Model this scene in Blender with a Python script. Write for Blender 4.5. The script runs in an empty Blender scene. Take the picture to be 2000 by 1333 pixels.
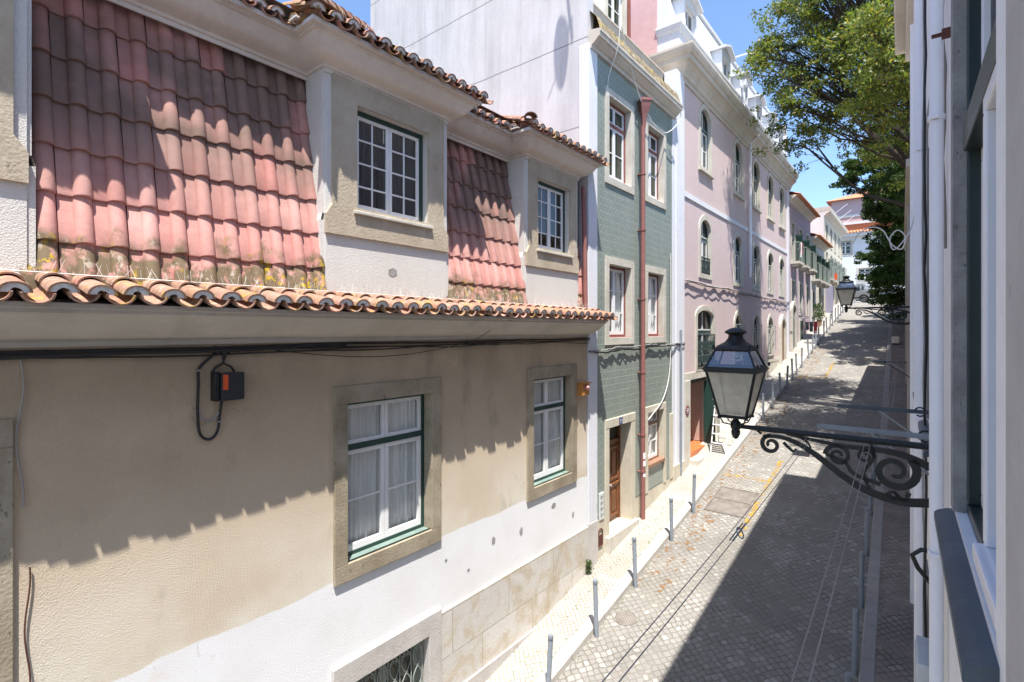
import bpy, math, random
import numpy as np
from mathutils import Vector
R = math.radians
rnd = random.Random(7)
C = bpy.context.scene.collection
# ------------------------------------------------------------------ helpers
class Frame:
    def __init__(s, ox, oy, a, n): s.o = (ox, oy); s.a = a; s.n = n
    def pt(s, u, o, z): return (s.o[0]+s.a[0]*u+s.n[0]*o, s.o[1]+s.a[1]*u+s.n[1]*o, z)
FL = Frame(-5.14, 0, (0, 1), (1, 0))                     # left row of facades
PH = R(1.4)
FR = Frame(.22, 0, (-math.sin(PH), math.cos(PH)), (-math.cos(PH), -math.sin(PH)))   # right row
def V(*a): return Vector(a)

class MB:
    def __init__(s): s.v = []; s.f = []; s.t = []; s.tint = .5
    def face(s, pts):
        b = len(s.v); s.v += [tuple(p) for p in pts]; s.f.append(tuple(range(b, b+len(pts)))); s.t.append(s.tint)
    def grid(s, rows, close=False):
        b = len(s.v); n = len(rows[0])
        for r in rows: s.v += [tuple(p) for p in r]
        for i in range(len(rows)-1):
            for j in range(n if close else n-1):
                k = (j+1) % n
                s.f.append((b+i*n+j, b+i*n+k, b+(i+1)*n+k, b+(i+1)*n+j)); s.t.append(s.tint)
    def fbox(s, F, s0, s1, o0, o1, z0, z1):
        p = [F.pt(a, o, z) for z in (z0, z1) for a, o in ((s0, o0), (s1, o0), (s1, o1), (s0, o1))]
        b = len(s.v); s.v += p
        for f in ((0,3,2,1),(4,5,6,7),(0,1,5,4),(1,2,6,5),(2,3,7,6),(3,0,4,7)):
            s.f.append(tuple(b+i for i in f)); s.t.append(s.tint)
    def box(s, x0, x1, y0, y1, z0, z1): s.fbox(WF, x0, x1, y0, y1, z0, z1)
    def tube(s, pts, r, n=6, flat=None, caps=True):
        pts = [Vector(p) for p in pts]; rows = []
        rr = r if isinstance(r, (list, tuple)) else [r]*len(pts)
        up = Vector((0, 0, 1))
        d0 = (pts[1]-pts[0]).normalized()
        if abs(d0.z) > .9: up = Vector((1, 0, 0))
        prev = (up - d0*up.dot(d0)).normalized()
        for i, p in enumerate(pts):
            d = (pts[min(i+1, len(pts)-1)]-pts[max(i-1, 0)])
            if d.length < 1e-9: d = d0
            d.normalize()
            prev = prev - d*prev.dot(d)
            if prev.length < 1e-6: prev = d.orthogonal()
            prev.normalize(); q = d.cross(prev)
            rows.append([p+(prev*math.cos(2*math.pi*k/n)+q*math.sin(2*math.pi*k/n))*rr[i] for k in range(n)])
        s.grid(rows, True)
        if caps: s.face(rows[0][::-1]); s.face(rows[-1])
    def lathe(s, c, prof, n=16, ph=0, sq=False):
        rows = [[(c[0]+r*math.cos(ph+2*math.pi*k/n), c[1]+r*math.sin(ph+2*math.pi*k/n), c[2]+z) for k in range(n)] for r, z in prof]
        s.grid(rows, True); s.face(rows[0][::-1]); s.face(rows[-1])
    def sweep(s, path, prof, caps=True):
        """profile (offset to the right of travel... +X side when going +Y, z) along an xy path, mitred"""
        P = [Vector((p[0], p[1])) for p in path]; rows = []
        for i, p in enumerate(P):
            ns = []
            if i > 0: d = (P[i]-P[i-1]).normalized(); ns.append(Vector((d.y, -d.x)))
            if i < len(P)-1: d = (P[i+1]-P[i]).normalized(); ns.append(Vector((d.y, -d.x)))
            m = ns[0] if len(ns) == 1 else (ns[0]+ns[1])/(1+ns[0].dot(ns[1]))
            rows.append([(p.x+m.x*o, p.y+m.y*o, z) for o, z in prof])
        s.grid(rows, False)
        if caps: s.face(rows[0]); s.face(rows[-1][::-1])
    def build(s, name, mat, parent=None, smooth=False, bevel=0, **props):
        me = bpy.data.meshes.new(name); me.from_pydata(s.v, [], s.f)
        at = me.attributes.new('tint', 'FLOAT', 'FACE'); at.data.foreach_set('value', s.t)
        o = bpy.data.objects.new(name, me); C.objects.link(o)
        if mat: me.materials.append(M[mat] if isinstance(mat, str) else mat)
        if smooth:
            me.shade_smooth(); me.set_sharp_from_angle(angle=R(40))
        if bevel:
            m = o.modifiers.new('bevel', 'BEVEL'); m.width = bevel; m.segments = 2; m.limit_method = 'ANGLE'; m.angle_limit = R(50); m.harden_normals = False
        if parent: o.parent = parent
        for k, x in props.items(): o[k] = x
        return o
WF = Frame(0, 0, (1, 0), (0, 1))
def thing(name, label, cat, loc=(0, 0, 0), group=None):
    o = bpy.data.objects.new(name, None); C.objects.link(o); o.empty_display_size = .2
    o.location = loc; o['label'] = label; o['category'] = cat
    if group: o['group'] = group
    return o
def tag(o, label, cat, group=None):
    o['label'] = label; o['category'] = cat
    if group: o['group'] = group
    return o
def dup(o, loc=None, label=None, parent=None):
    c = o.copy(); C.objects.link(c)
    if parent: c.parent = parent
    if loc: c.location = loc
    if label: c['label'] = label
    for ch in list(o.children): dup(ch, None, None, c)
    return c
# ------------------------------------------------------------------ materials
M = {}
class NT:
    def __init__(s, name):
        s.m = bpy.data.materials.new(name); s.m.use_nodes = True; s.t = s.m.node_tree; s.t.nodes.clear()
        s.out = s.n('ShaderNodeOutputMaterial'); M[name] = s.m
        s.pos = s.n('ShaderNodeNewGeometry').outputs['Position']; s.oc = None
    def n(s, k, **p):
        x = s.t.nodes.new(k)
        for a, b in p.items(): setattr(x, a, b)
        return x
    def l(s, a, b): s.t.links.new(a, b)
    def objco(s):
        if not s.oc: s.oc = s.n('ShaderNodeTexCoord').outputs['Object']
        return s.oc
    def put(s, sock, v):
        if hasattr(v, 'is_linked') or isinstance(v, bpy.types.NodeSocket): s.l(v, sock)
        elif isinstance(v, tuple) and len(v) == 3 and sock.type == 'RGBA': sock.default_value = (*v, 1)
        else: sock.default_value = v
    def math(s, op, a, b=0., c=0.):
        x = s.n('ShaderNodeMath', operation=op)
        for i, v in enumerate((a, b, c)): s.put(x.inputs[i], v)
        return x.outputs[0]
    def vmul(s, v, k):
        x = s.n('ShaderNodeVectorMath', operation='MULTIPLY'); s.put(x.inputs[0], v); x.inputs[1].default_value = k; return x.outputs[0]
    def rot(s, v, ang):
        x = s.n('ShaderNodeVectorRotate', rotation_type='AXIS_ANGLE'); s.put(x.inputs['Vector'], v); x.inputs['Axis'].default_value = (0, 0, 1); x.inputs['Angle'].default_value = ang; return x.outputs[0]
    def noise(s, v, sc, det=4, rough=.55, dist=0, k=(1, 1, 1)):
        x = s.n('ShaderNodeTexNoise'); s.l(s.vmul(v, k) if k != (1, 1, 1) else v, x.inputs['Vector'])
        x.inputs['Scale'].default_value = sc; x.inputs['Detail'].default_value = det; x.inputs['Roughness'].default_value = rough; x.inputs['Distortion'].default_value = dist
        return x.outputs['Fac']
    def ramp(s, f, a, b, lo=0., hi=1.):
        x = s.n('ShaderNodeMapRange'); s.put(x.inputs[0], f); x.inputs[1].default_value = a; x.inputs[2].default_value = b; x.inputs[3].default_value = lo; x.inputs[4].default_value = hi; return x.outputs[0]
    def mix(s, f, a, b, mode='MIX'):
        x = s.n('ShaderNodeMix', data_type='RGBA', blend_type=mode); s.put(x.inputs[0], f); s.put(x.inputs[6], a); s.put(x.inputs[7], b); return x.outputs[2]
    def sep(s, v):
        x = s.n('ShaderNodeSeparateXYZ'); s.l(v, x.inputs[0]); return x.outputs
    def attr(s):
        return s.n('ShaderNodeAttribute', attribute_name='tint').outputs['Fac']
    def bump(s, h, st, dist=.02):
        x = s.n('ShaderNodeBump'); s.put(x.inputs['Height'], h); x.inputs['Strength'].default_value = st; x.inputs['Distance'].default_value = dist; return x.outputs[0]
    def bsdf(s, col, rough=.8, metal=0, nrm=None, spec=.3, **kw):
        x = s.n('ShaderNodeBsdfPrincipled'); s.put(x.inputs['Base Color'], col); s.put(x.inputs['Roughness'], rough); x.inputs['Metallic'].default_value = metal
        x.inputs['Specular IOR Level'].default_value = spec
        for k, v in kw.items(): s.put(x.inputs[k.replace('_', ' ')], v)
        if nrm: s.l(nrm, x.inputs['Normal'])
        s.l(x.outputs[0], s.out.inputs[0]); return x

def plaster(name, col, dirt, grain=1., amt=.5, streak=.35, gs=55, extra=None, soff=.52):
    m = NT(name); p = m.pos
    big = m.ramp(m.noise(p, .9, 5, .6), .35, .7); st = m.ramp(m.noise(p, 2.2, 5, .65, k=(1, 1, .12)), soff, .75)
    fine = m.noise(p, gs*.5, 3, .7)
    c = m.mix(m.math('MULTIPLY', big, amt), col, dirt)
    c = m.mix(m.math('MULTIPLY', st, streak), c, tuple(x*.55 for x in dirt))
    c = m.mix(m.ramp(fine, .3, .7, 0, .22), c, tuple(x*.6 for x in col))
    if extra: c = extra(m, c)
    vo = m.n('ShaderNodeTexVoronoi', feature='DISTANCE_TO_EDGE'); wv = m.n('ShaderNodeVectorMath', operation='ADD'); nz = m.n('ShaderNodeTexNoise'); nz.inputs['Scale'].default_value = 2.2; nz.inputs['Detail'].default_value = 5; m.l(p, nz.inputs['Vector']); m.l(p, wv.inputs[0]); m.l(m.vmul(nz.outputs['Color'], (.9, .9, .9)), wv.inputs[1]); m.l(wv.outputs[0], vo.inputs['Vector']); vo.inputs['Scale'].default_value = .55
    ck = m.math('MULTIPLY', m.ramp(vo.outputs['Distance'], .0, .0035, 1, 0), m.ramp(m.noise(p, .6, 3), .54, .6))
    c = m.mix(m.math('MULTIPLY', ck, .5), c, tuple(x*.35 for x in dirt))
    c = m.mix(m.ramp(m.noise(p, 2.9, 6, .72), .62, .70, 0, .22), c, tuple(min(1, x*1.18) for x in col))
    h = m.math('ADD', m.noise(p, gs, 3, .6), m.math('MULTIPLY', m.noise(p, 4, 3), .35))
    m.bsdf(c, .9, nrm=m.bump(h, .45*grain, .007), spec=.2)
def housewall(m, c):
    z = m.sep(m.pos)[2]
    edge = m.math('ADD', z, m.ramp(m.noise(m.pos, 1.6, 3), .3, .7, -.03, .03))
    f = m.ramp(edge, -2.86, -2.84)
    white = m.mix(m.ramp(m.noise(m.pos, 1.5, 5), .45, .75, 0, .45), (.78, .78, .79), (.66, .65, .62))
    scuff = m.ramp(m.noise(m.pos, 3.3, 6, .7), .68, .72, 0, .7)
    white = m.mix(scuff, white, (.42, .40, .37))
    # dirt streaks plus shade painted into the wall colour, darkest under the cornice
    soot_shade = m.math('MULTIPLY', m.ramp(z, -1.7, -.1), m.ramp(m.noise(m.pos, 1.1, 5, .6), .3, .6, .3, 1))
    c = m.mix(m.math('MULTIPLY', soot_shade, .62), c, (.24, .195, .14))
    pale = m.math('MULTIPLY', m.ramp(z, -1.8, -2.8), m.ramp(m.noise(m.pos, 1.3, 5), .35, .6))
    c = m.mix(m.math('MULTIPLY', m.ramp(z, -1.2, -2.2), .55), c, (.64, .57, .46)); c = m.mix(m.math('MULTIPLY', pale, .75), c, (.72, .68, .59))  # sunlit wall below the eave shadow painted paler
    mold = m.ramp(m.noise(m.pos, 2.2, 6, .65, k=(1, 1, .5)), .6, .75, 0, .5)
    c = m.mix(mold, c, (.25, .21, .15))
    return m.mix(f, white, c)
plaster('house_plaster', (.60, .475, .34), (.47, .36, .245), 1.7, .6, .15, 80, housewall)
plaster('rough_white', (.68, .66, .62), (.58, .55, .50), 2.2, .5, .2, 80)
plaster('cornice_white', (.72, .665, .60), (.50, .44, .37), .4, .5, .3, 30)
plaster('cornice_grey', (.58, .53, .46), (.40, .355, .295), .6, .6, .4, 30)
plaster('pilaster_white', (.72, .73, .77), (.60, .60, .62), .5, .35, .2, 30)
plaster('right_white', (.90, .89, .88), (.84, .81, .77), .4, .35, .12, 25)
def gable(m, c):
    x, y, z = m.sep(m.pos)
    ln = m.math('ABSOLUTE', m.math('SUBTRACT', m.math('FRACT', m.math('DIVIDE', m.math('ADD', z, m.ramp(m.noise(m.pos, .5), 0, 1, -.06, .06)), 1.75)), .32))
    c = m.mix(m.ramp(ln, .002, .010, .85, 0), c, (.12, .12, .12))
    vl = m.math('ABSOLUTE', m.math('SUBTRACT', m.math('FRACT', m.math('DIVIDE', x, 1.05)), .5))
    c = m.mix(m.math('MULTIPLY', m.ramp(vl, .0, .012, .55, 0), m.ramp(m.noise(m.pos, 1.2, 4), .42, .5)), c, (.3, .29, .28))
    dk = m.math('MULTIPLY', m.ramp(m.noise(m.pos, 3.2, 5, .7, k=(1, 1, .1)), .5, .7), m.ramp(m.noise(m.pos, .5, 3), .35, .6, .2, 1))
    return m.mix(m.math('MULTIPLY', dk, .5), c, (.33, .32, .31))
plaster('gable_white', (.58, .57, .575), (.46, .45, .455), .7, .5, .45, 30, gable, .45)
plaster('pink', (.61, .495, .485), (.53, .425, .415), .35, .5, .12, 25)
plaster('pink_side', (.62, .40, .385), (.55, .36, .345), 1.2, .5, .15, 8)
plaster('mauve', (.50, .39, .42), (.44, .34, .37), .35, .5, .2, 25)
plaster('cream', (.70, .64, .50), (.60, .53, .42), .35, .5, .3, 25)
plaster('pale_grey', (.66, .66, .65), (.52, .51, .50), .35, .5, .3, 25)
plaster('far_white', (.66, .68, .72), (.62, .63, .66), .35, .4, .2, 25)
plaster('ochre_wall', (.42, .36, .30), (.30, .25, .20), .8, .6, .5, 20)
def stone(name, col, dark, pit=.5, sc=1.):
    m = NT(name); p = m.pos
    c = m.mix(m.ramp(m.noise(p, 2.5*sc, 6, .65), .3, .7), col, dark)
    pits = m.ramp(m.noise(p, 22*sc, 5, .75, k=(1, 1, .5)), .62, .68)
    c = m.mix(m.math('MULTIPLY', pits, pit), c, tuple(x*.4 for x in dark))
    wet = m.ramp(m.noise(p, 3*sc, 5, .6, k=(1, 1, .3)), .55, .75, 0, .5)
    c = m.mix(wet, c, tuple(x*.7 for x in dark))
    m.bsdf(c, .85, nrm=m.bump(m.math('SUBTRACT', m.noise(p, 40, 4), m.math('MULTIPLY', pits, .8)), .5, .012), spec=.2)
stone('stone_yellow', (.41, .355, .265), (.235, .195, .135), .9)
stone('stone_dormer', (.51, .44, .34), (.38, .315, .23), .5)
stone('stone_pale', (.60, .57, .50), (.46, .43, .36), .5)
stone('stone_door', (.60, .56, .46), (.50, .45, .35), .35)
stone('stone_grey', (.38, .37, .36), (.22, .21, .205), .8, 2)
stone('stone_rose', (.56, .53, .50), (.44, .41, .385), .3)
def plinth():
    m = NT('plinth_stone'); p = m.pos
    b = m.n('ShaderNodeTexBrick'); co = m.n('ShaderNodeCombineXYZ'); x, y, z = m.sep(p); m.l(y, co.inputs[0]); m.l(m.math('ADD', z, .01+3.9), co.inputs[1]); m.l(co.outputs[0], b.inputs['Vector'])
    b.inputs['Scale'].default_value = 1; b.inputs['Brick Width'].default_value = 1.25; b.inputs['Row Height'].default_value = .62; b.inputs['Mortar Size'].default_value = .008
    b.inputs['Color1'].default_value = (.60, .57, .53, 1); b.inputs['Color2'].default_value = (.50, .475, .44, 1); b.inputs['Mortar'].default_value = (.36, .33, .28, 1)
    s1 = m.ramp(m.noise(p, 2.2, 6, .6, 1.2), .48, .6); s2 = m.ramp(m.noise(p, 1.3, 5, .6, .6, k=(1, 1, .7)), .54, .66)
    c = m.mix(m.math('MULTIPLY', s1, .6), b.outputs[0], (.44, .36, .24)); c = m.mix(m.math('MULTIPLY', s2, .7), c, (.40, .33, .22))
    c = m.mix(m.ramp(m.noise(p, 9, 5, .7), .5, .7, 0, .4), c, (.66, .63, .58))
    m.bsdf(c, .8, nrm=m.bump(m.math('SUBTRACT', m.noise(p, 30, 4), m.math('MULTIPLY', b.outputs[1], 2.)), .4, .01), spec=.25)
plinth()
def azulejo():
    m = NT('green_glazed_tile'); x, y, z = m.sep(m.pos); P = .145
    fy = m.math('FRACT', m.math('DIVIDE', y, P)); fz = m.math('FRACT', m.math('DIVIDE', z, P))
    dy = m.math('ABSOLUTE', m.math('SUBTRACT', fy, .5)); dz = m.math('ABSOLUTE', m.math('SUBTRACT', fz, .5))
    r = m.math('SQRT', m.math('ADD', m.math('POWER', m.math('MULTIPLY', dy, 1.9), 2), m.math('POWER', m.math('MULTIPLY', dz, 1.15), 2)))
    ring = m.ramp(m.math('ABSOLUTE', m.math('SUBTRACT', r, .3)), .05, .11, 1, 0)
    dot = m.ramp(r, .06, .12, 1, 0)
    cor = m.ramp(m.math('ABSOLUTE', m.math('SUBTRACT', m.math('ADD', dy, dz), .78)), .03, .08, .8, 0)
    g = m.math('MAXIMUM', m.math('MAXIMUM', ring, dot), cor)
    cell = m.n('ShaderNodeTexWhiteNoise', noise_dimensions='2D'); co = m.n('ShaderNodeCombineXYZ')
    m.l(m.math('FLOOR', m.math('DIVIDE', y, P)), co.inputs[0]); m.l(m.math('FLOOR', m.math('DIVIDE', z, P)), co.inputs[1]); m.l(co.outputs[0], cell.inputs['Vector'])
    base = m.mix(cell.outputs[0], (.165, .205, .18), (.205, .245, .212)); base = m.mix(m.ramp(m.noise(m.pos, .8, 4), .35, .65, 0, .5), base, (.235, .275, .235))
    c = m.mix(m.math('MULTIPLY', g, m.ramp(m.noise(m.pos, 14, 2), .3, .6, .3, .75)), base, (.38, .41, .37))
    gr = m.math('MAXIMUM', m.ramp(dy, .455, .48), m.ramp(dz, .455, .48))
    c = m.mix(m.math('MULTIPLY', gr, .8), c, (.40, .42, .38))
    h = m.math('ADD', m.math('MULTIPLY', gr, -1.), m.math('MULTIPLY', cell.outputs[0], .25))
    m.bsdf(c, m.math('ADD', .33, m.math('MULTIPLY', gr, .5)), nrm=m.bump(h, .35, .006), spec=.45)
azulejo()
def terracotta(name, a, b, moss=0., zlo=None, zhi=None, rough_age=.4):
    m = NT(name); p = m.pos; t = m.attr()
    c = m.mix(t, a, b)
    c = m.mix(m.ramp(m.noise(p, 12, 5, .7), .4, .7, 0, rough_age), c, tuple(v*.6 for v in a))
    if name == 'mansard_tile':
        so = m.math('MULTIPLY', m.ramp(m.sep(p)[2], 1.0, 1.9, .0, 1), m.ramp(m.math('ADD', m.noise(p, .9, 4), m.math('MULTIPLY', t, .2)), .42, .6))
        c = m.mix(m.math('MULTIPLY', so, .85), c, (.15, .115, .09))  # upper courses darkened: weathering plus cornice shade put into the tile colour
    if moss:
        fz = m.ramp(m.math('ADD', m.sep(p)[2], m.ramp(m.noise(p, 3.5, 4), .3, .7, -.22, .22)), zlo, zhi, 1, 0) if zlo is not None else 1.
        n1 = m.math('MULTIPLY', m.ramp(m.math('ADD', m.noise(p, 6, 5, .7), m.math('MULTIPLY', t, .12)), .42, .54), fz)
        c = m.mix(m.math('MULTIPLY', n1, moss), c, (.15, .12, .07))
        n3 = m.math('MULTIPLY', m.ramp(m.noise(p, 9, 4, .6, k=(1, 1.4, 1)), .58, .64), fz)
        c = m.mix(m.math('MULTIPLY', n3, moss*.7), c, (.50, .44, .36))
        n2 = m.math('MULTIPLY', m.math('MULTIPLY', m.ramp(m.noise(p, 20, 4, .65), .52, .58), m.ramp(m.noise(p, 3.1, 3), .52, .6)), fz)
        c = m.mix(m.math('MULTIPLY', n2, min(1, moss*1.2)), c, (.47, .32, .025))
    m.bsdf(c, .8, nrm=m.bump(m.noise(p, 60, 3), .3, .006), spec=.2)
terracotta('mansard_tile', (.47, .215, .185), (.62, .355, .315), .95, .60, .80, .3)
terracotta('eave_tile', (.41, .185, .14), (.53, .315, .255), .5, None, None, .5)
terracotta('roof_far', (.50, .19, .10), (.60, .26, .15), .2, None, None, .3)
terracotta('moss_tile', (.36, .30, .19), (.44, .37, .25), .95, None, None, .6)
def simple(name, col, rough=.5, metal=0, var=.15, spec=.4, bs=.15, sc=20, dirt=None):
    m = NT(name); p = m.objco()
    c = m.mix(m.ramp(m.noise(p, sc*.25, 4, .6), .3, .7, 0, 1), col, tuple(x*(1-var) for x in col))
    if dirt: c = m.mix(m.ramp(m.noise(p, sc*.4, 6, .7), .5, .72, 0, .6), c, dirt)
    m.bsdf(c, rough, metal, m.bump(m.noise(p, sc*3, 3), bs, .004), spec)
simple('white_paint', (.80, .80, .80), .4, 0, .06)
simple('white_pvc', (.82, .82, .86), .35, 0, .05)
simple('green_paint', (.025, .062, .05), .4)
simple('teal_paint', (.19, .27, .24), .45, 0, .25, dirt=(.3, .34, .3))
simple('dark_green', (.022, .035, .034), .35)
simple('red_brown', (.25, .085, .065), .5, dirt=(.33, .16, .13))
simple('red_pipe', (.27, .115, .10), .5, 0, .2, dirt=(.28, .12, .10))
simple('door_wood', (.21, .085, .035), .45, 0, .3, dirt=(.13, .05, .025))
simple('sill_wood', (.30, .17, .11), .6, 0, .3)
simple('iron_black', (.018, .020, .020), .45, .2, .2, bs=.5, dirt=(.035, .04, .04))
simple('iron_green', (.03, .05, .048), .5, .0, .2)
simple('iron_grey', (.30, .34, .31), .55, 0, .2)
simple('bollard_grey', (.25, .28, .32), .45, .1, .2, dirt=(.28, .30, .33))
simple('galvanised', (.30, .33, .36), .5, .5, .25, dirt=(.2, .22, .25))
simple('cable_black', (.022, .021, .022), .55)
simple('cable_grey', (.33, .31, .29), .6)
simple('cable_white', (.68, .67, .64), .6)
simple('mortar', (.80, .79, .77), .95, 0, .3, bs=1., sc=60, dirt=(.3, .29, .25))
simple('black_plastic', (.025, .027, .03), .4)
simple('orange_red', (.72, .10, .025), .5)
simple('orange_metal', (.62, .27, .07), .55, 0, .3, dirt=(.35, .13, .04))
simple('rose_plastic', (.45, .20, .20), .4)
simple('blue_enamel', (.025, .05, .19), .3)
simple('plum_enamel', (.20, .06, .09), .4)
simple('grey_box', (.62, .64, .64), .5, 0, .1, dirt=(.5, .5, .48))
simple('slate_paint', (.075, .10, .125), .5, 0, .35, bs=.5, dirt=(.12, .15, .17), sc=9)
simple('grey_trim', (.20, .22, .23), .5, 0, .2)
simple('orange_floor', (.50, .15, .05), .5)
simple('interior_pink', (.55, .40, .34), .9)
simple('interior_dark', (.05, .045, .04), .9)
simple('awning_violet', (.30, .29, .40), .8)
simple('rubber', (.02, .02, .02), .8)
simple('rust', (.10, .035, .025), .8)
simple('aluminium', (.62, .62, .62), .35, .6)
simple('cloth_white', (.8, .8, .8), .9); simple('cloth_red', (.55, .06, .07), .9); simple('cloth_dark', (.12, .14, .14), .9)
simple('bark', (.055, .042, .032), .9, 0, .4, bs=1)
simple('stem_green', (.12, .2, .05), .8)
simple('earth', (.16, .14, .11), .95)
simple('asphalt_path', (.3, .29, .27), .95)
def curtain_mat(name, a, b):
    m = NT(name); c = m.mix(m.ramp(m.noise(m.objco(), 30, 3, .6, k=(1, 1, .05)), .3, .7), a, b)
    m.bsdf(c, .9, spec=.1)
curtain_mat('curtain', (.88, .88, .87), (.70, .71, .70)); curtain_mat('room_dark', (.035, .03, .03), (.012, .011, .011)); curtain_mat('curtain_cream', (.5, .45, .36), (.36, .32, .25))
def glass(name, tint=(.9, .95, .95), base=.05, k=.55):
    m = NT(name); lw = m.n('ShaderNodeLayerWeight'); lw.inputs['Blend'].default_value = .25
    t = m.n('ShaderNodeBsdfTransparent'); t.inputs[0].default_value = (*tint, 1); g = m.n('ShaderNodeBsdfGlossy'); g.inputs['Roughness'].default_value = .02
    nb = m.bump(m.noise(m.pos, 2.5, 2), .12, .01); m.l(nb, g.inputs['Normal'])
    f = m.math('ADD', m.math('MULTIPLY', lw.outputs['Facing'], k), base)
    x = m.n('ShaderNodeMixShader'); m.l(f, x.inputs[0]); m.l(t.outputs[0], x.inputs[1]); m.l(g.outputs[0], x.inputs[2]); m.l(x.outputs[0], m.out.inputs[0])
glass('glass', (.96, .98, .97), .06, .4)
glass('glass_dark', (.2, .22, .22), .05, .3)
def opaque_glass():
    m = NT('pane_dark'); c = m.mix(m.ramp(m.noise(m.pos, .8, 3), .4, .6), (.012, .016, .013), (.04, .048, .034))
    m.bsdf(c, .08, nrm=m.bump(m.noise(m.pos, 1.8, 2), .25, .02), spec=.45)
opaque_glass()
def milk():
    m = NT('milky_pane'); t = m.n('ShaderNodeBsdfTransparent'); t.inputs[0].default_value = (.85, .85, .8, 1)
    d = m.n('ShaderNodeBsdfPrincipled'); c = m.mix(m.ramp(m.noise(m.objco(), 9, 5, .7), .35, .7), (.85, .82, .71), (.66, .62, .51)); m.l(c, d.inputs['Base Color']); d.inputs['Roughness'].default_value = .3
    tr = m.n('ShaderNodeBsdfTranslucent'); m.l(c, tr.inputs[0]); a = m.n('ShaderNodeAddShader')
    x2 = m.n('ShaderNodeMixShader'); x2.inputs[0].default_value = .5; m.l(d.outputs[0], x2.inputs[1]); m.l(tr.outputs[0], x2.inputs[2])
    x = m.n('ShaderNodeMixShader'); x.inputs[0].default_value = .8; m.l(t.outputs[0], x.inputs[1]); m.l(x2.outputs[0], x.inputs[2]); m.l(x.outputs[0], m.out.inputs[0])
milk()
glass('lantern_glass', (.5, .52, .6), .15, .5)
def setts(name, size, ang, cols, joint, jw, st, dirt, rand=.75):
    m = NT(name); p = m.pos
    w = m.n('ShaderNodeVectorMath', operation='ADD'); nz = m.n('ShaderNodeTexNoise'); nz.inputs['Scale'].default_value = 1.3; m.l(p, nz.inputs['Vector']); m.l(p, w.inputs[0])
    m.l(m.vmul(nz.outputs['Color'], (.14, .14, 0)), w.inputs[1])
    q = m.vmul(m.rot(w.outputs[0], ang), (1/size, 1/size, 0))
    # arcs of squarish setts: chebychev cells on a slightly jittered lattice
    v1 = m.n('ShaderNodeTexVoronoi', feature='F1', distance='CHEBYCHEV'); v2 = m.n('ShaderNodeTexVoronoi', feature='F2', distance='CHEBYCHEV')
    for v in (v1, v2): m.l(q, v.inputs['Vector']); v.inputs['Scale'].default_value = 1; v.inputs['Randomness'].default_value = rand*.42
    e = m.math('SUBTRACT', v2.outputs['Distance'], v1.outputs['Distance'])
    s = m.ramp(e, jw*.5, jw*1.9)
    cr = m.sep(v1.outputs['Color'])[0]
    c = m.mix(cr, cols[0], cols[1]); c = m.mix(m.ramp(m.sep(v1.outputs['Color'])[1], .82, .95), c, cols[2])
    c = m.mix(m.ramp(m.noise(p, .7, 5, .6), .42, .68, 0, .6), c, dirt)
    c = m.mix(m.ramp(m.noise(p, 16, 4, .7), .4, .7, 0, .35), c, tuple(x*.7 for x in cols[0]))
    c = m.mix(m.ramp(m.noise(p, .35, 4, .6, 1.), .5, .62, 0, .4), c, tuple(x*.62 for x in cols[0]))
    c = m.mix(m.ramp(m.noise(p, 1.1, 6, .7), .56, .66, 0, .35), c, tuple(min(1, x*1.35) for x in cols[1]))
    c = m.mix(s, m.mix(m.ramp(m.noise(p, 2, 4), .45, .6), joint, dirt), c)
    dome = m.math('MULTIPLY', s, m.math('ADD', .75, m.math('MULTIPLY', cr, .25)))
    m.bsdf(c, .75, nrm=m.bump(m.math('ADD', dome, m.math('MULTIPLY', m.noise(p, 35, 3), .3)), st, .02), spec=.3)
setts('road_setts', .105, R(40), ((.225, .215, .20), (.28, .268, .248), (.36, .35, .33)), (.14, .128, .108), .10, .5, (.19, .175, .148), 1.)
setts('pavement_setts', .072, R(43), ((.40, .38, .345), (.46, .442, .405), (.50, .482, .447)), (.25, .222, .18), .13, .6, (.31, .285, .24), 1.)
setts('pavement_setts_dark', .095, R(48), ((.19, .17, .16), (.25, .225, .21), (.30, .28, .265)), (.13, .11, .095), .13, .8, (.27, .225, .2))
def kerbm(name, col):
    m = NT(name); y = m.sep(m.pos)[1]; j = m.math('ABSOLUTE', m.math('SUBTRACT', m.math('FRACT', m.math('DIVIDE', y, 1.05)), .5))
    c = m.mix(m.ramp(m.noise(m.pos, 3, 6, .65), .35, .7), col, tuple(x*.82 for x in col)); c = m.mix(m.ramp(m.noise(m.pos, 14, 5, .7), .55, .7, 0, .5), c, tuple(x*.6 for x in col))
    c = m.mix(m.ramp(j, .0, .012, .8, 0), c, (.2, .18, .15))
    m.bsdf(c, .8, nrm=m.bump(m.math('ADD', m.noise(m.pos, 30, 4), m.ramp(j, 0, .02, -2, 0)), .4, .01), spec=.25)
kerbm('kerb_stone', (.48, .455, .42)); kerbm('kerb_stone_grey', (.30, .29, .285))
def worn(name, col, lo=.42, hi=.55):
    m = NT(name); t = m.n('ShaderNodeBsdfTransparent'); d = m.n('ShaderNodeBsdfDiffuse'); d.inputs[0].default_value = (*col, 1)
    x = m.n('ShaderNodeMixShader'); f = m.ramp(m.noise(m.pos, 7, 5, .75), lo, hi); m.l(f, x.inputs[0]); m.l(t.outputs[0], x.inputs[1]); m.l(d.outputs[0], x.inputs[2]); m.l(x.outputs[0], m.out.inputs[0])
worn('yellow_paint', (.42, .25, .04), .46, .6); worn('brown_litter', (.22, .12, .05), .56, .6)
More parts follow.
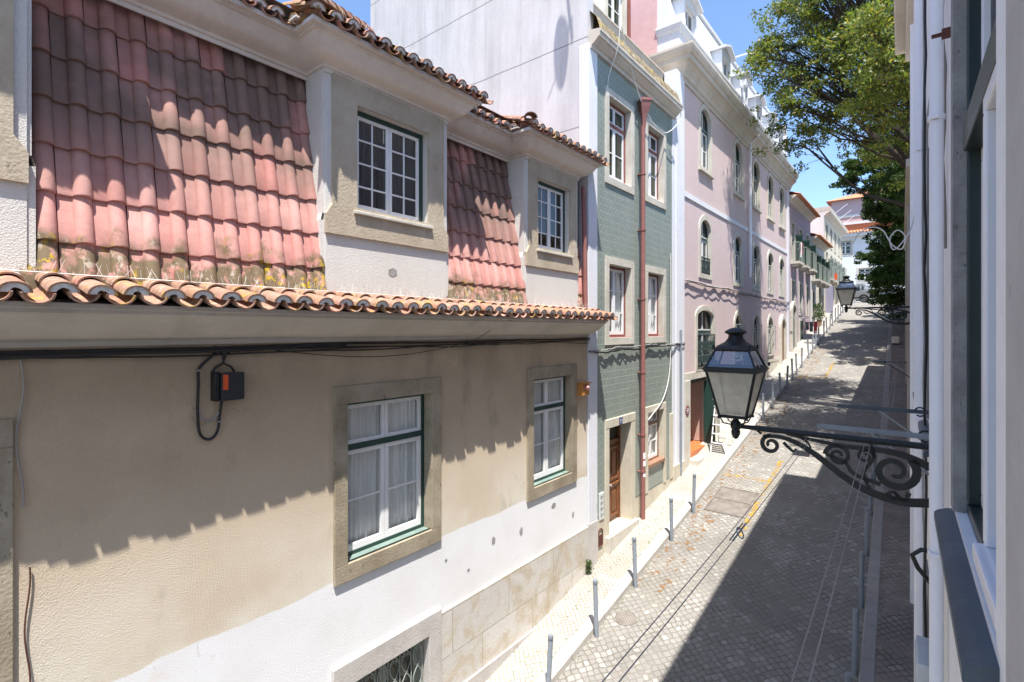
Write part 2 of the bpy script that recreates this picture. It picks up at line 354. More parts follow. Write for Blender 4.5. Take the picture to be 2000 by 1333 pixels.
def covermat():
    m = NT('cast_cover'); x, y, z = m.sep(m.pos)
    a = m.math('ABSOLUTE', m.math('SUBTRACT', m.math('FRACT', m.math('MULTIPLY', m.math('ADD', x, y), 18)), .5)); b = m.math('ABSOLUTE', m.math('SUBTRACT', m.math('FRACT', m.math('MULTIPLY', m.math('SUBTRACT', x, y), 18)), .5))
    h = m.math('MAXIMUM', a, b); c = m.mix(m.ramp(m.noise(m.pos, 5, 5), .35, .65), (.20, .175, .15), (.29, .27, .245)); c = m.mix(m.ramp(h, .3, .45, .5, 0), c, (.07, .055, .045))
    m.bsdf(c, .6, .2, m.bump(h, .6, .01))
covermat()
def leafmat(name, cols):
    m = NT(name); t = m.attr(); r = m.n('ShaderNodeValToRGB'); m.l(t, r.inputs[0])
    while len(r.color_ramp.elements) < len(cols): r.color_ramp.elements.new(.5)
    for i, (p, c) in enumerate(cols): r.color_ramp.elements[i].position = p; r.color_ramp.elements[i].color = (*c, 1)
    d = m.n('ShaderNodeBsdfPrincipled'); m.l(r.outputs[0], d.inputs['Base Color']); d.inputs['Roughness'].default_value = .45; d.inputs['Specular IOR Level'].default_value = .4
    tr = m.n('ShaderNodeBsdfTranslucent'); m.l(m.mix(1., r.outputs[0], (.9, 1., .45), 'MULTIPLY'), tr.inputs[0])
    x = m.n('ShaderNodeMixShader'); x.inputs[0].default_value = .5; m.l(d.outputs[0], x.inputs[1]); m.l(tr.outputs[0], x.inputs[2]); m.l(x.outputs[0], m.out.inputs[0])
leafmat('leaves', ((0, (.035, .06, .018)), (.45, (.12, .165, .04)), (.85, (.25, .30, .06)), (1, (.38, .28, .06))))
leafmat('leaves_dark', ((0, (.02, .045, .012)), (.6, (.05, .095, .022)), (1, (.10, .16, .035))))
simple('car_silver', (.30, .31, .32), .25, .5, .05, bs=0); simple('tail_red', (.5, .02, .02), .2, 0, .1, bs=0); simple('tyre', (.02, .02, .02), .8)
simple('alloy', (.5, .5, .5), .3, .7, .1)

# ------------------------------------------------------------------ street levels
GP = [(-30, -11.5), (-10, -8.0), (0, -6.35), (7.5, -5.11), (12, -4.37), (20, -2.9), (27, -1.55), (35, 0.02), (44, 1.62), (49.5, 2.2), (56, 2.45), (90, 2.6), (400, 4)]
def gz(y):
    for (a, b), (c, d) in zip(GP, GP[1:]):
        if y <= c: t = (y-a)/(c-a); return b+(d-b)*t
    return GP[-1][1]
YS = [-30, -20, -12, -6] + [i*.75 for i in range(-4, 72)] + [56, 60, 75, 90]
def xk(y): return FR.pt(y, .69 + .0035*max(y-8, 0), 0)[0]            # right kerb edge
def xw(y): return FR.pt(y, 0, 0)[0]
g = MB(); ys = [-300, -60] + YS + [150, 400]
g.grid([[(-300, y, gz(max(y, -30))-.35), (-12, y, gz(max(y, -30))-.35), (8, y, gz(max(y, -30))-.35), (300, y, gz(max(y, -30))-.35)] for y in ys])
g.build('ground', 'earth', kind='structure')
def strip(name, mat, fx0, fx1, dz0, dz1, ys, sub=1, **k):
    m = MB(); m.grid([[(fx0(y)+(fx1(y)-fx0(y))*i/sub, y, gz(y)+dz0+(dz1-dz0)*i/sub) for i in range(sub+1)] for y in ys]); return m.build(name, mat, kind='structure', **k)
Y1 = [y for y in YS if y <= 50]
strip('road', 'road_setts', lambda y: -4.32, lambda y: xk(y)+.02, 0, 0, [y for y in YS if y <= 50.5], 4)
strip('cross_street', 'road_setts', lambda y: -30, lambda y: 30, -.01, -.01, [50.4, 53, 56, 60, 66])
strip('pavement_left', 'pavement_setts', lambda y: -5.3, lambda y: -4.46, .16, .125, Y1)
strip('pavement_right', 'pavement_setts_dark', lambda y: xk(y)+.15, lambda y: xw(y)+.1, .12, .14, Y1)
def kerb(name, mat, f0, f1):
    m = MB(); rows = []
    for y in Y1:
        z = gz(y); a, b = f0(y), f1(y); e = .02 if b > a else -.02
        rows.append([(a, y, z-.3), (a, y, z+.127), (b-e, y, z+.127), (b, y, z+.107), (b, y, z-.3)])
    m.grid(rows); m.face(rows[-1]); m.build(name, mat, kind='structure')
kerb('kerb_left', 'kerb_stone', lambda y: -4.47, lambda y: -4.29)
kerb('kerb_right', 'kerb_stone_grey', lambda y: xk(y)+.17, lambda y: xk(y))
def patch(x0, x1, y0, y1, dz, mb=None):
    m = mb or MB(); n = max(1, int(abs(y1-y0)/.4))
    m.grid([[(x0, y0+(y1-y0)*i/n, gz(y0+(y1-y0)*i/n)+dz), (x1, y0+(y1-y0)*i/n, gz(y0+(y1-y0)*i/n)+dz)] for i in range(n+1)]); return m
mk = MB(); patch(-3.12, -3.0, 11.6, 15.8, .005, mk); patch(-4.2, -3.12, 14.35, 14.45, .005, mk); patch(-4.2, -3.12, 18.2, 18.3, .005, mk)
mk.build('yellow_road_marking', 'yellow_paint', kind='structure')
mk = MB(); patch(-3.2, -3.06, 24.6, 27.3, .005, mk); patch(-4.2, -3.2, 24.6, 24.72, .005, mk); mk.build('yellow_road_marking', 'yellow_paint', kind='structure')
mk = MB(); patch(-4.26, -3.7, 9, 30, .004, mk); mk.build('leaf_litter', 'brown_litter', kind='stuff')
cv = thing('utility_cover', 'rectangular cast iron cover of two plates set in the cobbles near the kerb', 'manhole cover', (-3.6, 13, gz(13)))
cv.rotation_euler = (R(10.4), 0, 0)
m = MB(); m.box(-.42, .42, -.62, -.01, .002, .016); m.build('plate', 'cast_cover', cv); m = MB(); m.box(-.42, .42, .01, .62, .002, .016); m.build('plate', 'cast_cover', cv)
m = MB(); [m.box(*b, .001, .018) for b in ((-.47, -.43, -.67, .67), (.43, .47, -.67, .67), (-.43, .43, -.67, -.63), (-.43, .43, .63, .67))]; m.build('frame', 'cast_cover', cv)
rc = MB(); rc.lathe((0, 0, 0), [(.19, .0), (.19, .008), (.17, .01), (.165, .005), (.13, .005), (.125, .01), (.07, .01), (.065, .005), (.02, .005)], 28)
rc = rc.build('round_cover', 'cast_cover'); rc.location = (-4.0, 8.1, gz(8.1)+.002); rc.rotation_euler = (R(9.4), 0, 0); tag(rc, 'small round cast iron cover in the sunlit cobbles beside the kerb', 'manhole cover')

# ------------------------------------------------------------------ walls & windows
def arcpts(s0, s1, zs, rise, n=10):
    mid, w = (s0+s1)/2, (s1-s0)/2
    return [(mid-w*math.cos(math.pi*i/n), zs+rise*math.sin(math.pi*i/n)) for i in range(n+1)]
def wall(F, s0, s1, z0, z1, holes, depth=.25, o=0., mb=None):
    m = mb or MB(); H = [(h[0], h[1], h[2], h[3], (h[4] if len(h) > 4 else 0)) for h in holes]
    S = sorted({s0, s1, *[h[0] for h in H], *[h[1] for h in H]}); Z = sorted({z0, z1, *[h[2] for h in H], *[h[3] for h in H]})
    S = [x for x in S if s0 <= x <= s1]; Z = [x for x in Z if z0 <= x <= z1]
    for a, b in zip(S, S[1:]):
        for c, d in zip(Z, Z[1:]):
            ms, mz = (a+b)/2, (c+d)/2
            if any(h[0] < ms < h[1] and h[2] < mz < h[3] for h in H): continue
            m.face([F.pt(a, o, c), F.pt(b, o, c), F.pt(b, o, d), F.pt(a, o, d)])
    for a, b, c, d, r in H:
        zs = d-r
        pts = [(a, c), (b, c), (b, zs)] + (arcpts(a, b, zs, r)[::-1][1:-1] if r else []) + [(a, zs)]
        for i in range(len(pts)):
            p, q = pts[i], pts[(i+1) % len(pts)]
            if p[1] == q[1] and (p[1] <= z0+.001 or p[1] >= z1-.001): continue
            m.face([F.pt(p[0], o, p[1]), F.pt(q[0], o, q[1]), F.pt(q[0], o-depth, q[1]), F.pt(p[0], o-depth, p[1])])
        if r:
            ap = arcpts(a, b, zs, r)
            for p, q in zip(ap, ap[1:]): m.face([F.pt(p[0], o, p[1]), F.pt(q[0], o, q[1]), F.pt(q[0], o, d), F.pt(p[0], o, d)])
    return m
def ringbars(m, F, s0, s1, z0, z1, w, o0, o1, rise=0, bottom=True, wb=None, wt=None):
    """rectangular (or arched) frame of bars of width w inside the rectangle"""
    wb = w if wb is None else wb; wt = w if wt is None else wt; zs = z1-rise
    if not rise:
        m.fbox(F, s0, s1, o0, o1, z1-wt, z1)
        zt = z1-wt
    else:
        A = arcpts(s0, s1, zs, rise, 12); B = arcpts(s0+w, s1-w, zs, max(rise-w, .02), 12)
        for i in range(12):
            for oo in (o1,): m.face([F.pt(A[i][0], oo, A[i][1]), F.pt(A[i+1][0], oo, A[i+1][1]), F.pt(B[i+1][0], oo, B[i+1][1]), F.pt(B[i][0], oo, B[i][1])])
            m.face([F.pt(B[i][0], o0, B[i][1]), F.pt(B[i+1][0], o0, B[i+1][1]), F.pt(B[i+1][0], o1, B[i+1][1]), F.pt(B[i][0], o1, B[i][1])])
            m.face([F.pt(A[i][0], o0, A[i][1]), F.pt(A[i+1][0], o0, A[i+1][1]), F.pt(A[i+1][0], o1, A[i+1][1]), F.pt(A[i][0], o1, A[i][1])])
        zt = zs
    zb = z0
    if bottom: m.fbox(F, s0, s1, o0, o1, z0, z0+wb); zb = z0+wb
    m.fbox(F, s0, s0+w, o0, o1, zb, zt); m.fbox(F, s1-w, s1, o0, o1, zb, zt)
def window(F, parent, s0, s1, z0, z1, rise=0, inset=.12, sw=.15, sp=.03, st='stone_pale', transom=None, rows=2, cols=1, leaves=2, sash='white_paint', fixed='green_paint',
           fw=.045, curtain=None, sill=None, pane='pane_dark', wb=None, wt=None, toprows=1, wallo=0., name='window', topmat=None, stile=.05, bar=.022, depth=.25, label=None):
    o = wallo
    # the part itself is its fixed frame; everything else hangs from it
    f = MB(); ringbars(f, F, s0, s1, z0, z1, fw, o-inset-.06, o-inset, rise)
    zt = None
    if transom:
        zt = z0+(z1-z0)*transom; f.fbox(F, s0+fw, s1-fw, o-inset-.055, o-inset+.012, zt-.035, zt+.035)
    f = f.build(name, fixed, parent, bevel=.004 if parent.get('near') else 0)
    if label: f['label'] = label
    if sw:
        s = MB(); ob = o-depth+.003; of = o+sp
        wbb = sw if wb is None else wb; wtt = sw if wt is None else wt
        if rise:
            A = arcpts(s0-sw, s1+sw, z1-rise, rise+wtt, 12); B = arcpts(s0, s1, z1-rise, rise, 12)
            for i in range(12):
                s.face([F.pt(A[i][0], of, A[i][1]), F.pt(A[i+1][0], of, A[i+1][1]), F.pt(B[i+1][0], of, B[i+1][1]), F.pt(B[i][0], of, B[i][1])])
                s.face([F.pt(B[i][0], o-inset, B[i][1]), F.pt(B[i+1][0], o-inset, B[i+1][1]), F.pt(B[i+1][0], of, B[i+1][1]), F.pt(B[i][0], of, B[i][1])])
                s.face([F.pt(A[i][0], o-.01, A[i][1]), F.pt(A[i+1][0], o-.01, A[i+1][1]), F.pt(A[i+1][0], of, A[i+1][1]), F.pt(A[i][0], of, A[i][1])])
            zt2 = z1-rise
        else:
            s.fbox(F, s0-sw, s1+sw, o-inset+.001, of, z1-.004, z1+wtt); zt2 = z1-.004
        s.fbox(F, s0-sw, s0+.004, o-inset+.001, of, z0, zt2); s.fbox(F, s1-.004, s1+sw, o-inset+.001, of, z0, zt2)
        if wbb: s.fbox(F, s0-sw, s1+sw, o-inset+.001, of, z0-wbb, z0)
        s.build('surround', st, f, bevel=.006 if not rise else 0)
    if sill:
        s = MB(); s.fbox(F, s0-sill[0], s1+sill[0], o-inset+.005, o+sill[1], z0-sill[2], z0+.012); s.build('sill', sill[3], f, bevel=.006)
    # sashes
    m = MB(); a0, a1, b0, b1 = s0+fw, s1-fw, z0+fw, z1-fw
    oo0, oo1 = o-inset-.05, o-inset-.008; top0 = b1
    if transom:
        tb = zt+.035; top0 = zt-.035; k = leaves
        for i in range(k):
            x0 = a0+(a1-a0)*i/k; x1 = a0+(a1-a0)*(i+1)/k
            if rise and k > 1:
                m.fbox(F, x0, x0+.02 if i else x0+.03, oo0, oo1, tb, z1-rise*.85 if not i else z1-fw-.01)
                m.fbox(F, x0, x1, oo0, oo1, tb, tb+.035)
            elif rise: pass
            else: ringbars(m, F, x0+.003, x1-.003, tb, b1, stile*.8, oo0, oo1)
    for i in range(leaves):
        x0 = a0+(a1-a0)*i/leaves+.003; x1 = a0+(a1-a0)*(i+1)/leaves-.003
        tt = top0
        if rise and not transom:
            tt = z1-rise
        ringbars(m, F, x0, x1, b0, tt, stile, oo0, oo1, wb=stile*1.4)
        for j in range(1, rows):
            z = b0+(tt-b0)*j/rows; m.fbox(F, x0+stile, x1-stile, oo0+.008, oo1-.008, z-bar/2, z+bar/2)
        for j in range(1, cols):
            x = x0+(x1-x0)*j/cols; m.fbox(F, x-bar/2, x+bar/2, oo0+.01, oo1-.01, b0+stile, tt-stile)
    m.build('sash', sash, f, bevel=.003 if parent.get('near') else 0)
    g = MB(); og = o-inset-.03
    if rise:
        ap = arcpts(s0, s1, z1-rise, rise, 12); g.face([F.pt(s0, og, z0)] + [F.pt(p[0], og, p[1]) for p in ap] + [F.pt(s1, og, z0)])
    else: g.face([F.pt(s0, og, z0), F.pt(s1, og, z0), F.pt(s1, og, z1), F.pt(s0, og, z1)])
    g.build('pane', pane, f)
    if curtain:
        c = MB(); n = 60; ph = rnd.random()*6; mid = (s0+s1)/2
        for (p, q) in ((s0+.01, mid-.01), (mid+.01, s1-.01)):
            rows_ = []
            for z in (z0+.02, (z0+z1)/2, z1-.02-rise):
                rows_.append([F.pt(p+(q-p)*i/n, o-inset-.11+.022*math.sin(i*.95+ph)+.012*math.sin(i*.41+z), z) for i in range(n+1)])
            c.grid(rows_)
        c.build('curtain', curtain, f, smooth=True)
    return f
def scroll(cx, cz, r0, r1, a0, turns, n=26):
    return [(cx+(r0+(r1-r0)*i/n)*math.cos(a0+turns*2*math.pi*i/n), cz+(r0+(r1-r0)*i/n)*math.sin(a0+turns*2*math.pi*i/n)) for i in range(n+1)]

# ------------------------------------------------------------------ HOUSE WITH MANSARD (left, near)
HA = thing('mansard_house', 'beige plastered two storey house with red tiled mansard and dormers, nearest on the left', 'house', (-5.14, 4, gz(4)))
HA['near'] = 1
HA.location = (0, 0, 0)
W0 = [(3.33, 4.62, -2.68, -.84), (6.91, 8.13, -2.68, -.84), (-.9, .42, -2.68, -.84)]
holes = W0 + [(3.36, 4.56, -6.2, -4.07)]
wm = wall(FL, -5, 8.72, -9, .05, holes)
wm.fbox(FL, -5, 8.71, -8, -.26, -9, -8.9); wm.face([FL.pt(-5, 0, -9), FL.pt(-5, -8, -9), FL.pt(-5, -8, 3), FL.pt(-5, 0, .05)])
wm.face([FL.pt(-5, -1.6, -9), FL.pt(8.7, -1.6, -9), FL.pt(8.7, -1.6, 3), FL.pt(-5, -1.6, 3)])
wm.face([FL.pt(8.715, 0, -9), FL.pt(8.715, -8, -9), FL.pt(8.715, -8, 3), FL.pt(8.715, 0, .05)])
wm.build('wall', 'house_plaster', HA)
for i, (a, b, c, d) in enumerate(W0):
    window(FL, HA, a, b, c, d, inset=.13, sw=.165, sp=.035, st='stone_yellow', transom=.70, rows=2, leaves=2, fixed='green_paint', fw=.05, curtain='curtain', pane='glass',
           sill=(-.01, -.03, .03, 'teal_paint'), wb=.2, wt=.2, stile=.055)
# plinth
m = MB(); m.fbox(FL, 4.79, 8.73, 0, .028, -9, -3.88); m.fbox(FL, -5, 3.14, 0, .028, -9, -4.6); m.build('plinth', 'plinth_stone', HA)
m = MB(); m.fbox(FL, 4.79, 8.73, .0, .06, -9, -5.05); m.build('plinth_foot', 'stone_rose', HA)
# basement window with iron grille
bw = window(FL, HA, 3.36, 4.56, -6.2, -4.07, inset=.16, sw=.22, sp=.05, st='stone_rose', rows=3, leaves=2, fixed='iron_grey', sash='iron_grey', pane='pane_dark', wt=.27)
gr = MB()
for i in range(7):
    s = 3.4+i*(1.12/6); gr.tube([FL.pt(s, -.06, -6.15), FL.pt(s, -.06, -4.1)], .009, 5)
for i in range(6):
    s0 = 3.4+(i+.5)*(1.12/6)
    for sg in (-1, 1):
        for zz in (-4.13, -4.75, -5.4):
            gr.tube([FL.pt(s0+sg*.075*math.sin(t*math.pi*2), -.045, zz-.6*t) for t in [k/14 for k in range(15)]], .007, 4)
            gr.tube([FL.pt(p[0], -.045, p[1]) for p in scroll(s0+sg*.035, zz-.58, .035, .008, 0 if sg > 0 else math.pi, sg*1.2, 14)], .006, 4)
            gr.tube([FL.pt(p[0], -.045, p[1]) for p in scroll(s0+sg*.035, zz-.06, .03, .008, 0 if sg > 0 else math.pi, -sg*1.2, 14)], .006, 4)
gr.build('iron_grille', 'iron_grey', bw, smooth=True)
q = random.Random(12)
for (s, z, w, h) in ((5.9, -3.25, .10, .12), (6.6, -3.32, .09, .14), (7.55, -3.15, .16, .10), (8.2, -3.5, .07, .12), (4.9, -3.2, .05, .04), (5.35, -3.5, .06, .05)):
    m = MB(); m.face([FL.pt(s+w*.5*math.cos(a)*q.uniform(.7, 1.2), .004, z+h*.5*math.sin(a)*q.uniform(.7, 1.2)) for a in [k*math.pi/8 for k in range(16)]]); m.build('plaster_repair', 'stone_grey', HA)
m = MB(); m.face([FL.pt(3.99+.07*math.cos(a)*q.uniform(.8, 1.2), .004, .72+.05*math.sin(a)*q.uniform(.8, 1.2)) for a in [k*math.pi/6 for k in range(12)]]); m.build('plaster_repair', 'stone_grey', HA)
# lower cornice
PR = [(0, -.13), (.03, -.13), (.035, -.085), (.06, -.07), (.10, -.065), (.16, -.045), (.24, 0), (.31, .055), (.37, .11), (.385, .115), (.41, .12), (.41, .15), (.45, .155), (.45, .19), (.0, .24)]
m = MB(); m.sweep([(-5.14, -5), (-5.14, 8.74)], PR); m.build('cornice', 'cornice_grey', HA, smooth=True)
def half_tile(mb, P, A, U, N, r0, r1, L, th, up, tint, n=9, lift=0.):
    """barrel tile starting at P, running along A for L; U sideways, N up; up=cover, else channel"""
    mb.tint = tint; P, A, U, N = map(Vector, (P, A, U, N)); sg = 1 if up else -1
    def arc(c, r, flat=.85): return [c+U*(r*math.cos(math.pi*k/n))+N*(sg*flat*r*math.sin(math.pi*k/n)) for k in range(n+1)]
    a, b = P, P+A*L+N*lift
    o0, o1 = arc(a, r0), arc(b, r1); i0, i1 = arc(a, r0-th), arc(b, r1-th)
    mb.grid([o0, o1]); mb.grid([i0, i1]); mb.grid([o1, i1]); mb.grid([o0, i0])
    mb.face([o0[0], o1[0], i1[0], i0[0]]); mb.face([o0[-1], o1[-1], i1[-1], i0[-1]])
def eave_row(tiles, mortar, F, s0, s1, o_in, o_out, z_in, z_out, pitch=.22, two=True):
    n = max(1, round((s1-s0)/pitch)); p = (s1-s0)/n
    for i in range(n):
        s = s0+(i+.5)*p; j = rnd.uniform(-.012, .012); zz = rnd.uniform(-.008, .008)
        U = Vector(F.pt(1, 0, 0))-Vector(F.pt(0, 0, 0)); a = Vector(F.pt(s+j, o_in, z_in+zz)); b = Vector(F.pt(s+j, o_out+rnd.uniform(-.02, .015), z_out+zz))
        A = (b-a); L = A.length; A.normalize(); N = A.cross(U); N = N if N.z > 0 else -N
        r = p*.40
        half_tile(tiles, a, A, U, N, r*.82, r, L, .016, True, rnd.random())
        if two: half_tile(tiles, a-A*.25+N*.0, A, U, N, r*.84, r*.99, .45, .015, True, rnd.random(), lift=.02)
        # channel between covers
        c = a+U*(p/2)+N*.004
        half_tile(tiles, c, A, U, N, p*.41, p*.41, L+rnd.uniform(.0, .02), .014, False, rnd.random(), n=12)
        # mortar packed inside the cover end
        mm = MB(); c2 = a; hp = []
        cc = b-A*.004
        outer = [cc+U*((r-.010)*math.cos(math.pi*k/8))+N*(.85*(r-.010)*math.sin(math.pi*k/8)) for k in range(9)]
        inner = [cc+U*((r*.36+rnd.uniform(-.008, .008))*math.cos(math.pi*k/8))+N*(.85*(r*.42)*math.sin(math.pi*k/8)-.0) for k in range(9)]
        mortar.grid([outer, inner]); mortar.grid([inner, [q-A*.12 for q in inner]])
et, mo = MB(), MB()
eave_row(et, mo, FL, -2.0, 8.86, .02, .53, .36, .255); mo.fbox(FL, -2, 8.86, .0, .22, .2, .222)
et.build('eave_tiles', 'eave_tile', HA, smooth=True); mo.build('eave_mortar', 'mortar', HA)
m = MB(); m.fbox(FL, -5, 8.86, -.25, .44, .189, .194); m.build('eave_board', 'mortar', HA)
# mansard tile fields
def tile_field(mb, s0, s1, ob, ot, zb, zt, pitch, course):
    n = round((s1-s0)/pitch); p = (s1-s0)/n
    V0 = Vector((0, 0, 0)); up = Vector((ot-ob, 0, zt-zb)); L = up.length; up.normalize(); N = Vector((up.z, 0, -up.x)); nc = math.ceil(L/course)
    base = Vector((-5.14+ob, 0, zb))
    prof = []
    # per tile profile across: flat pan then barrel
    xs = [0, .05, .40] + [.42+.58*(1-math.cos(math.pi*k/10))/2 for k in range(11)]
    def hh(x):
        if x <= .05: return .008
        if x < .42: return 0
        t = (x-.42)/.58; t = min(max(t, 0), 1); return .066*math.sqrt(max(0, 1-(2*t-1)**2))
    for c in range(nc):
        l0, l1 = c*course, min((c+1)*course+.05, L)
        for i in range(n):
            mb.tint = min(1, max(0, rnd.gauss(.5, .22))); dj = rnd.uniform(-.004, .004)
            rows = []
            for l, h, wx in ((l0-.012, .026, 1.), (l0, .030, 1.0), ((l0+l1)/2, .016, .97), (l1, .0, .93)):
                rows.append([Vector((0, s0+(i+x*1.0)*p + (0 if x < .42 else (x-.71)*p*(wx-1)) + dj, 0))+base+up*l+N*(h+hh(x)*(1.05 if wx == 1 else .9)) for x in xs])
            mb.grid(rows)
            mb.grid([rows[0], [q-N*.03 for q in rows[0]]])
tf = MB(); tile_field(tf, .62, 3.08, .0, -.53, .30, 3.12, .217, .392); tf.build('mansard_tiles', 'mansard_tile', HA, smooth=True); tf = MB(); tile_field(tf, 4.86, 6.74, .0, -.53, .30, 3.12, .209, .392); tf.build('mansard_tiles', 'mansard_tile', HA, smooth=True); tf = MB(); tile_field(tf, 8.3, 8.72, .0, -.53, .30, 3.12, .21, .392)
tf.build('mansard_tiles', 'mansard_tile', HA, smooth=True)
for a, b in ((.5, 3.2), (4.8, 6.8), (8.3, 8.71)): m = MB(); m.face([FL.pt(a, -.06, .2), FL.pt(b, -.06, .2), FL.pt(b, -.58, 3.1), FL.pt(a, -.58, 3.1)]); m.build('mansard_board', 'interior_dark', HA)
# dormers
CP = [(0, 2.86), (.02, 2.86), (.022, 2.90), (.045, 2.905), (.05, 2.935), (.08, 2.945), (.13, 2.965), (.19, 3.01), (.24, 3.07), (.27, 3.12), (.285, 3.125), (.30, 3.13), (.30, 3.15), (.35, 3.155), (.35, 3.2), (0, 3.22)]
def dormer(a, b, wa, wb_):
    cw = MB(); hole = (wa, wb_, 1.38, 2.62)
    wall(FL, a, b, .22, 2.95, [hole], .2, 0., cw)
    for s in (a, b):
        cw.face([FL.pt(s, 0, .22), FL.pt(s, -.5, .22), FL.pt(s, -.6, 2.95), FL.pt(s, 0, 2.95)])
    d = cw.build('dormer', 'rough_white', HA)
    # dressed stone face with flared skirt
    s = MB(); w0, w1 = a+.075, b-.075
    s.fbox(FL, w0, wa, 0, .03, 1.36, 2.88); s.fbox(FL, wb_, w1, 0, .03, 1.36, 2.88); s.fbox(FL, wa, wb_, 0, .03, 2.62, 2.88)
    pr = [(w0, 1.42), (a-.005, 1.30), (a-.005, 1.08), (b+.005, 1.08), (b+.005, 1.30), (w1, 1.42), (w1, 1.36), (w0, 1.36)]
    ft = [FL.pt(x, .034, z) for x, z in (pr[:6])]; bk = [FL.pt(x, -.01, z) for x, z in (pr[:6])]
    s.face(ft)
    for i in range(6): s.face([ft[i], ft[(i+1) % 6], bk[(i+1) % 6], bk[i]])
    s.build('stone_facing', 'stone_dormer', d)
    s = MB(); s.fbox(FL, wa-.05, wb_+.05, -.08, .07, 1.345, 1.385); s.build('sill', 'stone_pale', d, bevel=.006)
    # moulded cheeks
    for e, sg in ((a, -1), (b, 1)):
        s = MB(); s.fbox(FL, e+(0 if sg > 0 else -.028), e+(.028 if sg > 0 else 0), -.36, -.02, 1.30, 2.9)
        s.fbox(FL, e+(0 if sg > 0 else -.05), e+(.05 if sg > 0 else 0), -.30, -.012, .25, 1.22)
        s.face([FL.pt(e+sg*.028, -.02, 1.30), FL.pt(e+sg*.05, -.012, 1.22), FL.pt(e+sg*.05, -.3, 1.22), FL.pt(e+sg*.028, -.36, 1.30)])
        s.build('cheek', 'rough_white', d)
    window(FL, HA, wa, wb_, 1.385, 2.62, inset=.09, sw=0, rows=4, cols=2, leaves=2, fixed='green_paint', fw=.06, curtain='room_dark', pane='glass_dark', stile=.042, bar=.02)  # near-black sheet behind the panes stands in for the unlit room
dormer(3.07, 4.91, 3.46, 4.56); dormer(6.72, 8.36, 7.04, 8.06); dormer(-1.2, .66, -.8, .3)
XW, XM = -5.14, -5.50
path = [(XW, -5), (XW, .66), (XM, .66), (XM, 3.07), (XW, 3.07), (XW, 4.91), (XM, 4.91), (XM, 6.72), (XW, 6.72), (XW, 8.36), (XM, 8.36), (XM, 8.7)]
m = MB(); m.sweep(path, CP); m.build('upper_cornice', 'cornice_white', HA, smooth=True)
# upper eave rows on every side
e = .42
FN = lambda y: Frame(0, y, (1, 0), (0, -1)); FS = lambda y: Frame(0, y, (1, 0), (0, 1))
def fin(et, mo): q = et.build('upper_eave_tiles', 'eave_tile', HA, smooth=True); mo.build('mortar', 'mortar', q)
def ev(F, s0, s1, o_in): et, mo = MB(), MB(); eave_row(et, mo, F, s0, s1, o_in, o_in+e, 3.40, 3.24, .2); mo.fbox(F, s0, s1, o_in, o_in+.15, 3.22, 3.235); fin(et, mo)
ev(FL, -5, 1.06, 0); ev(FL, 2.65, 5.33, 0); ev(FL, 6.32, 8.78, 0); ev(FL, 1.1, 2.62, -.39); ev(FL, 5.36, 6.3, -.39)
def es(F): et, mo = MB(), MB(); eave_row(et, mo, F, -5.62, -5.02, 0, .40, 3.36, 3.25, .2, False); mo.fbox(F, -5.6, -5.02, 0, .15, 3.216, 3.232); fin(et, mo)
for F in (FS(.66), FN(3.07), FS(4.91), FN(6.72), FS(8.36)): es(F)
rf = MB(); rf.tint = .5
rf.face([(-5.15, -5, 3.38), (-5.15, 8.8, 3.38), (-8.8, 8.6, 4.75), (-8.8, -5, 4.75)])
def hip(a, b):
    p = ((a+b)/2, -5.14-(b-a)/2-.1); z = 3.3; zt = 3.92
    A, B = (-4.75, a-.38, z), (-4.75, b+.38, z); pk = (-5.7, p[0], zt); bk = (-7.2, p[0], zt+.05); A2, B2 = (-7.2, a-.38, z+.2), (-7.2, b+.38, z+.2)
    rf.face([A, B, pk]); rf.face([A, pk, bk, A2]); rf.face([B, pk, bk, B2])
    for q in (A,):
        d = Vector(pk)-Vector(q); L = d.length; d.normalize(); U = d.cross(Vector((0, 0, 1))).normalized(); N = U.cross(d)
        k = int(L/.26)
        for i in range(0, k+1): half_tile(rf, Vector(q)+d*(i+1)*.26+N*.01, -d, U, N, .085, .11, .33, .016, True, rnd.random(), lift=.0)
    for i in range(0): half_tile(rf, Vector(pk)+Vector((-.25*i, 0, .1)), Vector((1, 0, 0)), Vector((0, 1, 0)), Vector((0, 0, 1)), .09, .12, .34, .016, True, rnd.random())
hip(3.07, 4.91); hip(6.72, 8.36); hip(-1.2, .66)
rf.build('roof', 'eave_tile', HA)
# downpipe in the slot beside the second dormer
m = MB(); m.tube([FL.pt(8.58, .0, 2.8), FL.pt(8.58, .03, 1.6), FL.pt(8.58, .05, .3)], .045, 10); m.build('downpipe', 'red_pipe', HA, smooth=True)
# bird spikes
def spikes(s0, s1, o, z, n, label, h=.09):
    m = MB()
    for i in range(n):
        s = s0+(s1-s0)*i/n+rnd.uniform(-.01, .01); dx, dy = rnd.uniform(-.05, .05), rnd.uniform(-.045, .045)
        m.tube([FL.pt(s, o, z), FL.pt(s+dy, o+dx, z+h*rnd.uniform(.7, 1.2))], .0013, 3, caps=False)
    m.tube([FL.pt(s0, o, z), FL.pt(s1, o, z)], .004, 4)
    tag(m.build('bird_spikes', 'cable_white'), label, 'bird spikes', 'bird spike strips on the mansard house')
spikes(-.6, 3.0, .16, .42, 90, 'thin wire bird spikes on the eave tiles below the widest mansard field'); spikes(3.1, 6.6, .16, .42, 80, 'thin wire bird spikes on the eave under the middle dormer'); spikes(6.7, 8.6, .16, .42, 40, 'thin wire bird spikes on the eave under the far dormer')
spikes(3.5, 4.52, .03, 1.385, 26, 'thin wire bird spikes on the stone sill of the middle dormer window', .07); spikes(2.7, 5.2, .18, 3.43, 60, 'thin wire bird spikes on the top eave above the middle dormer')
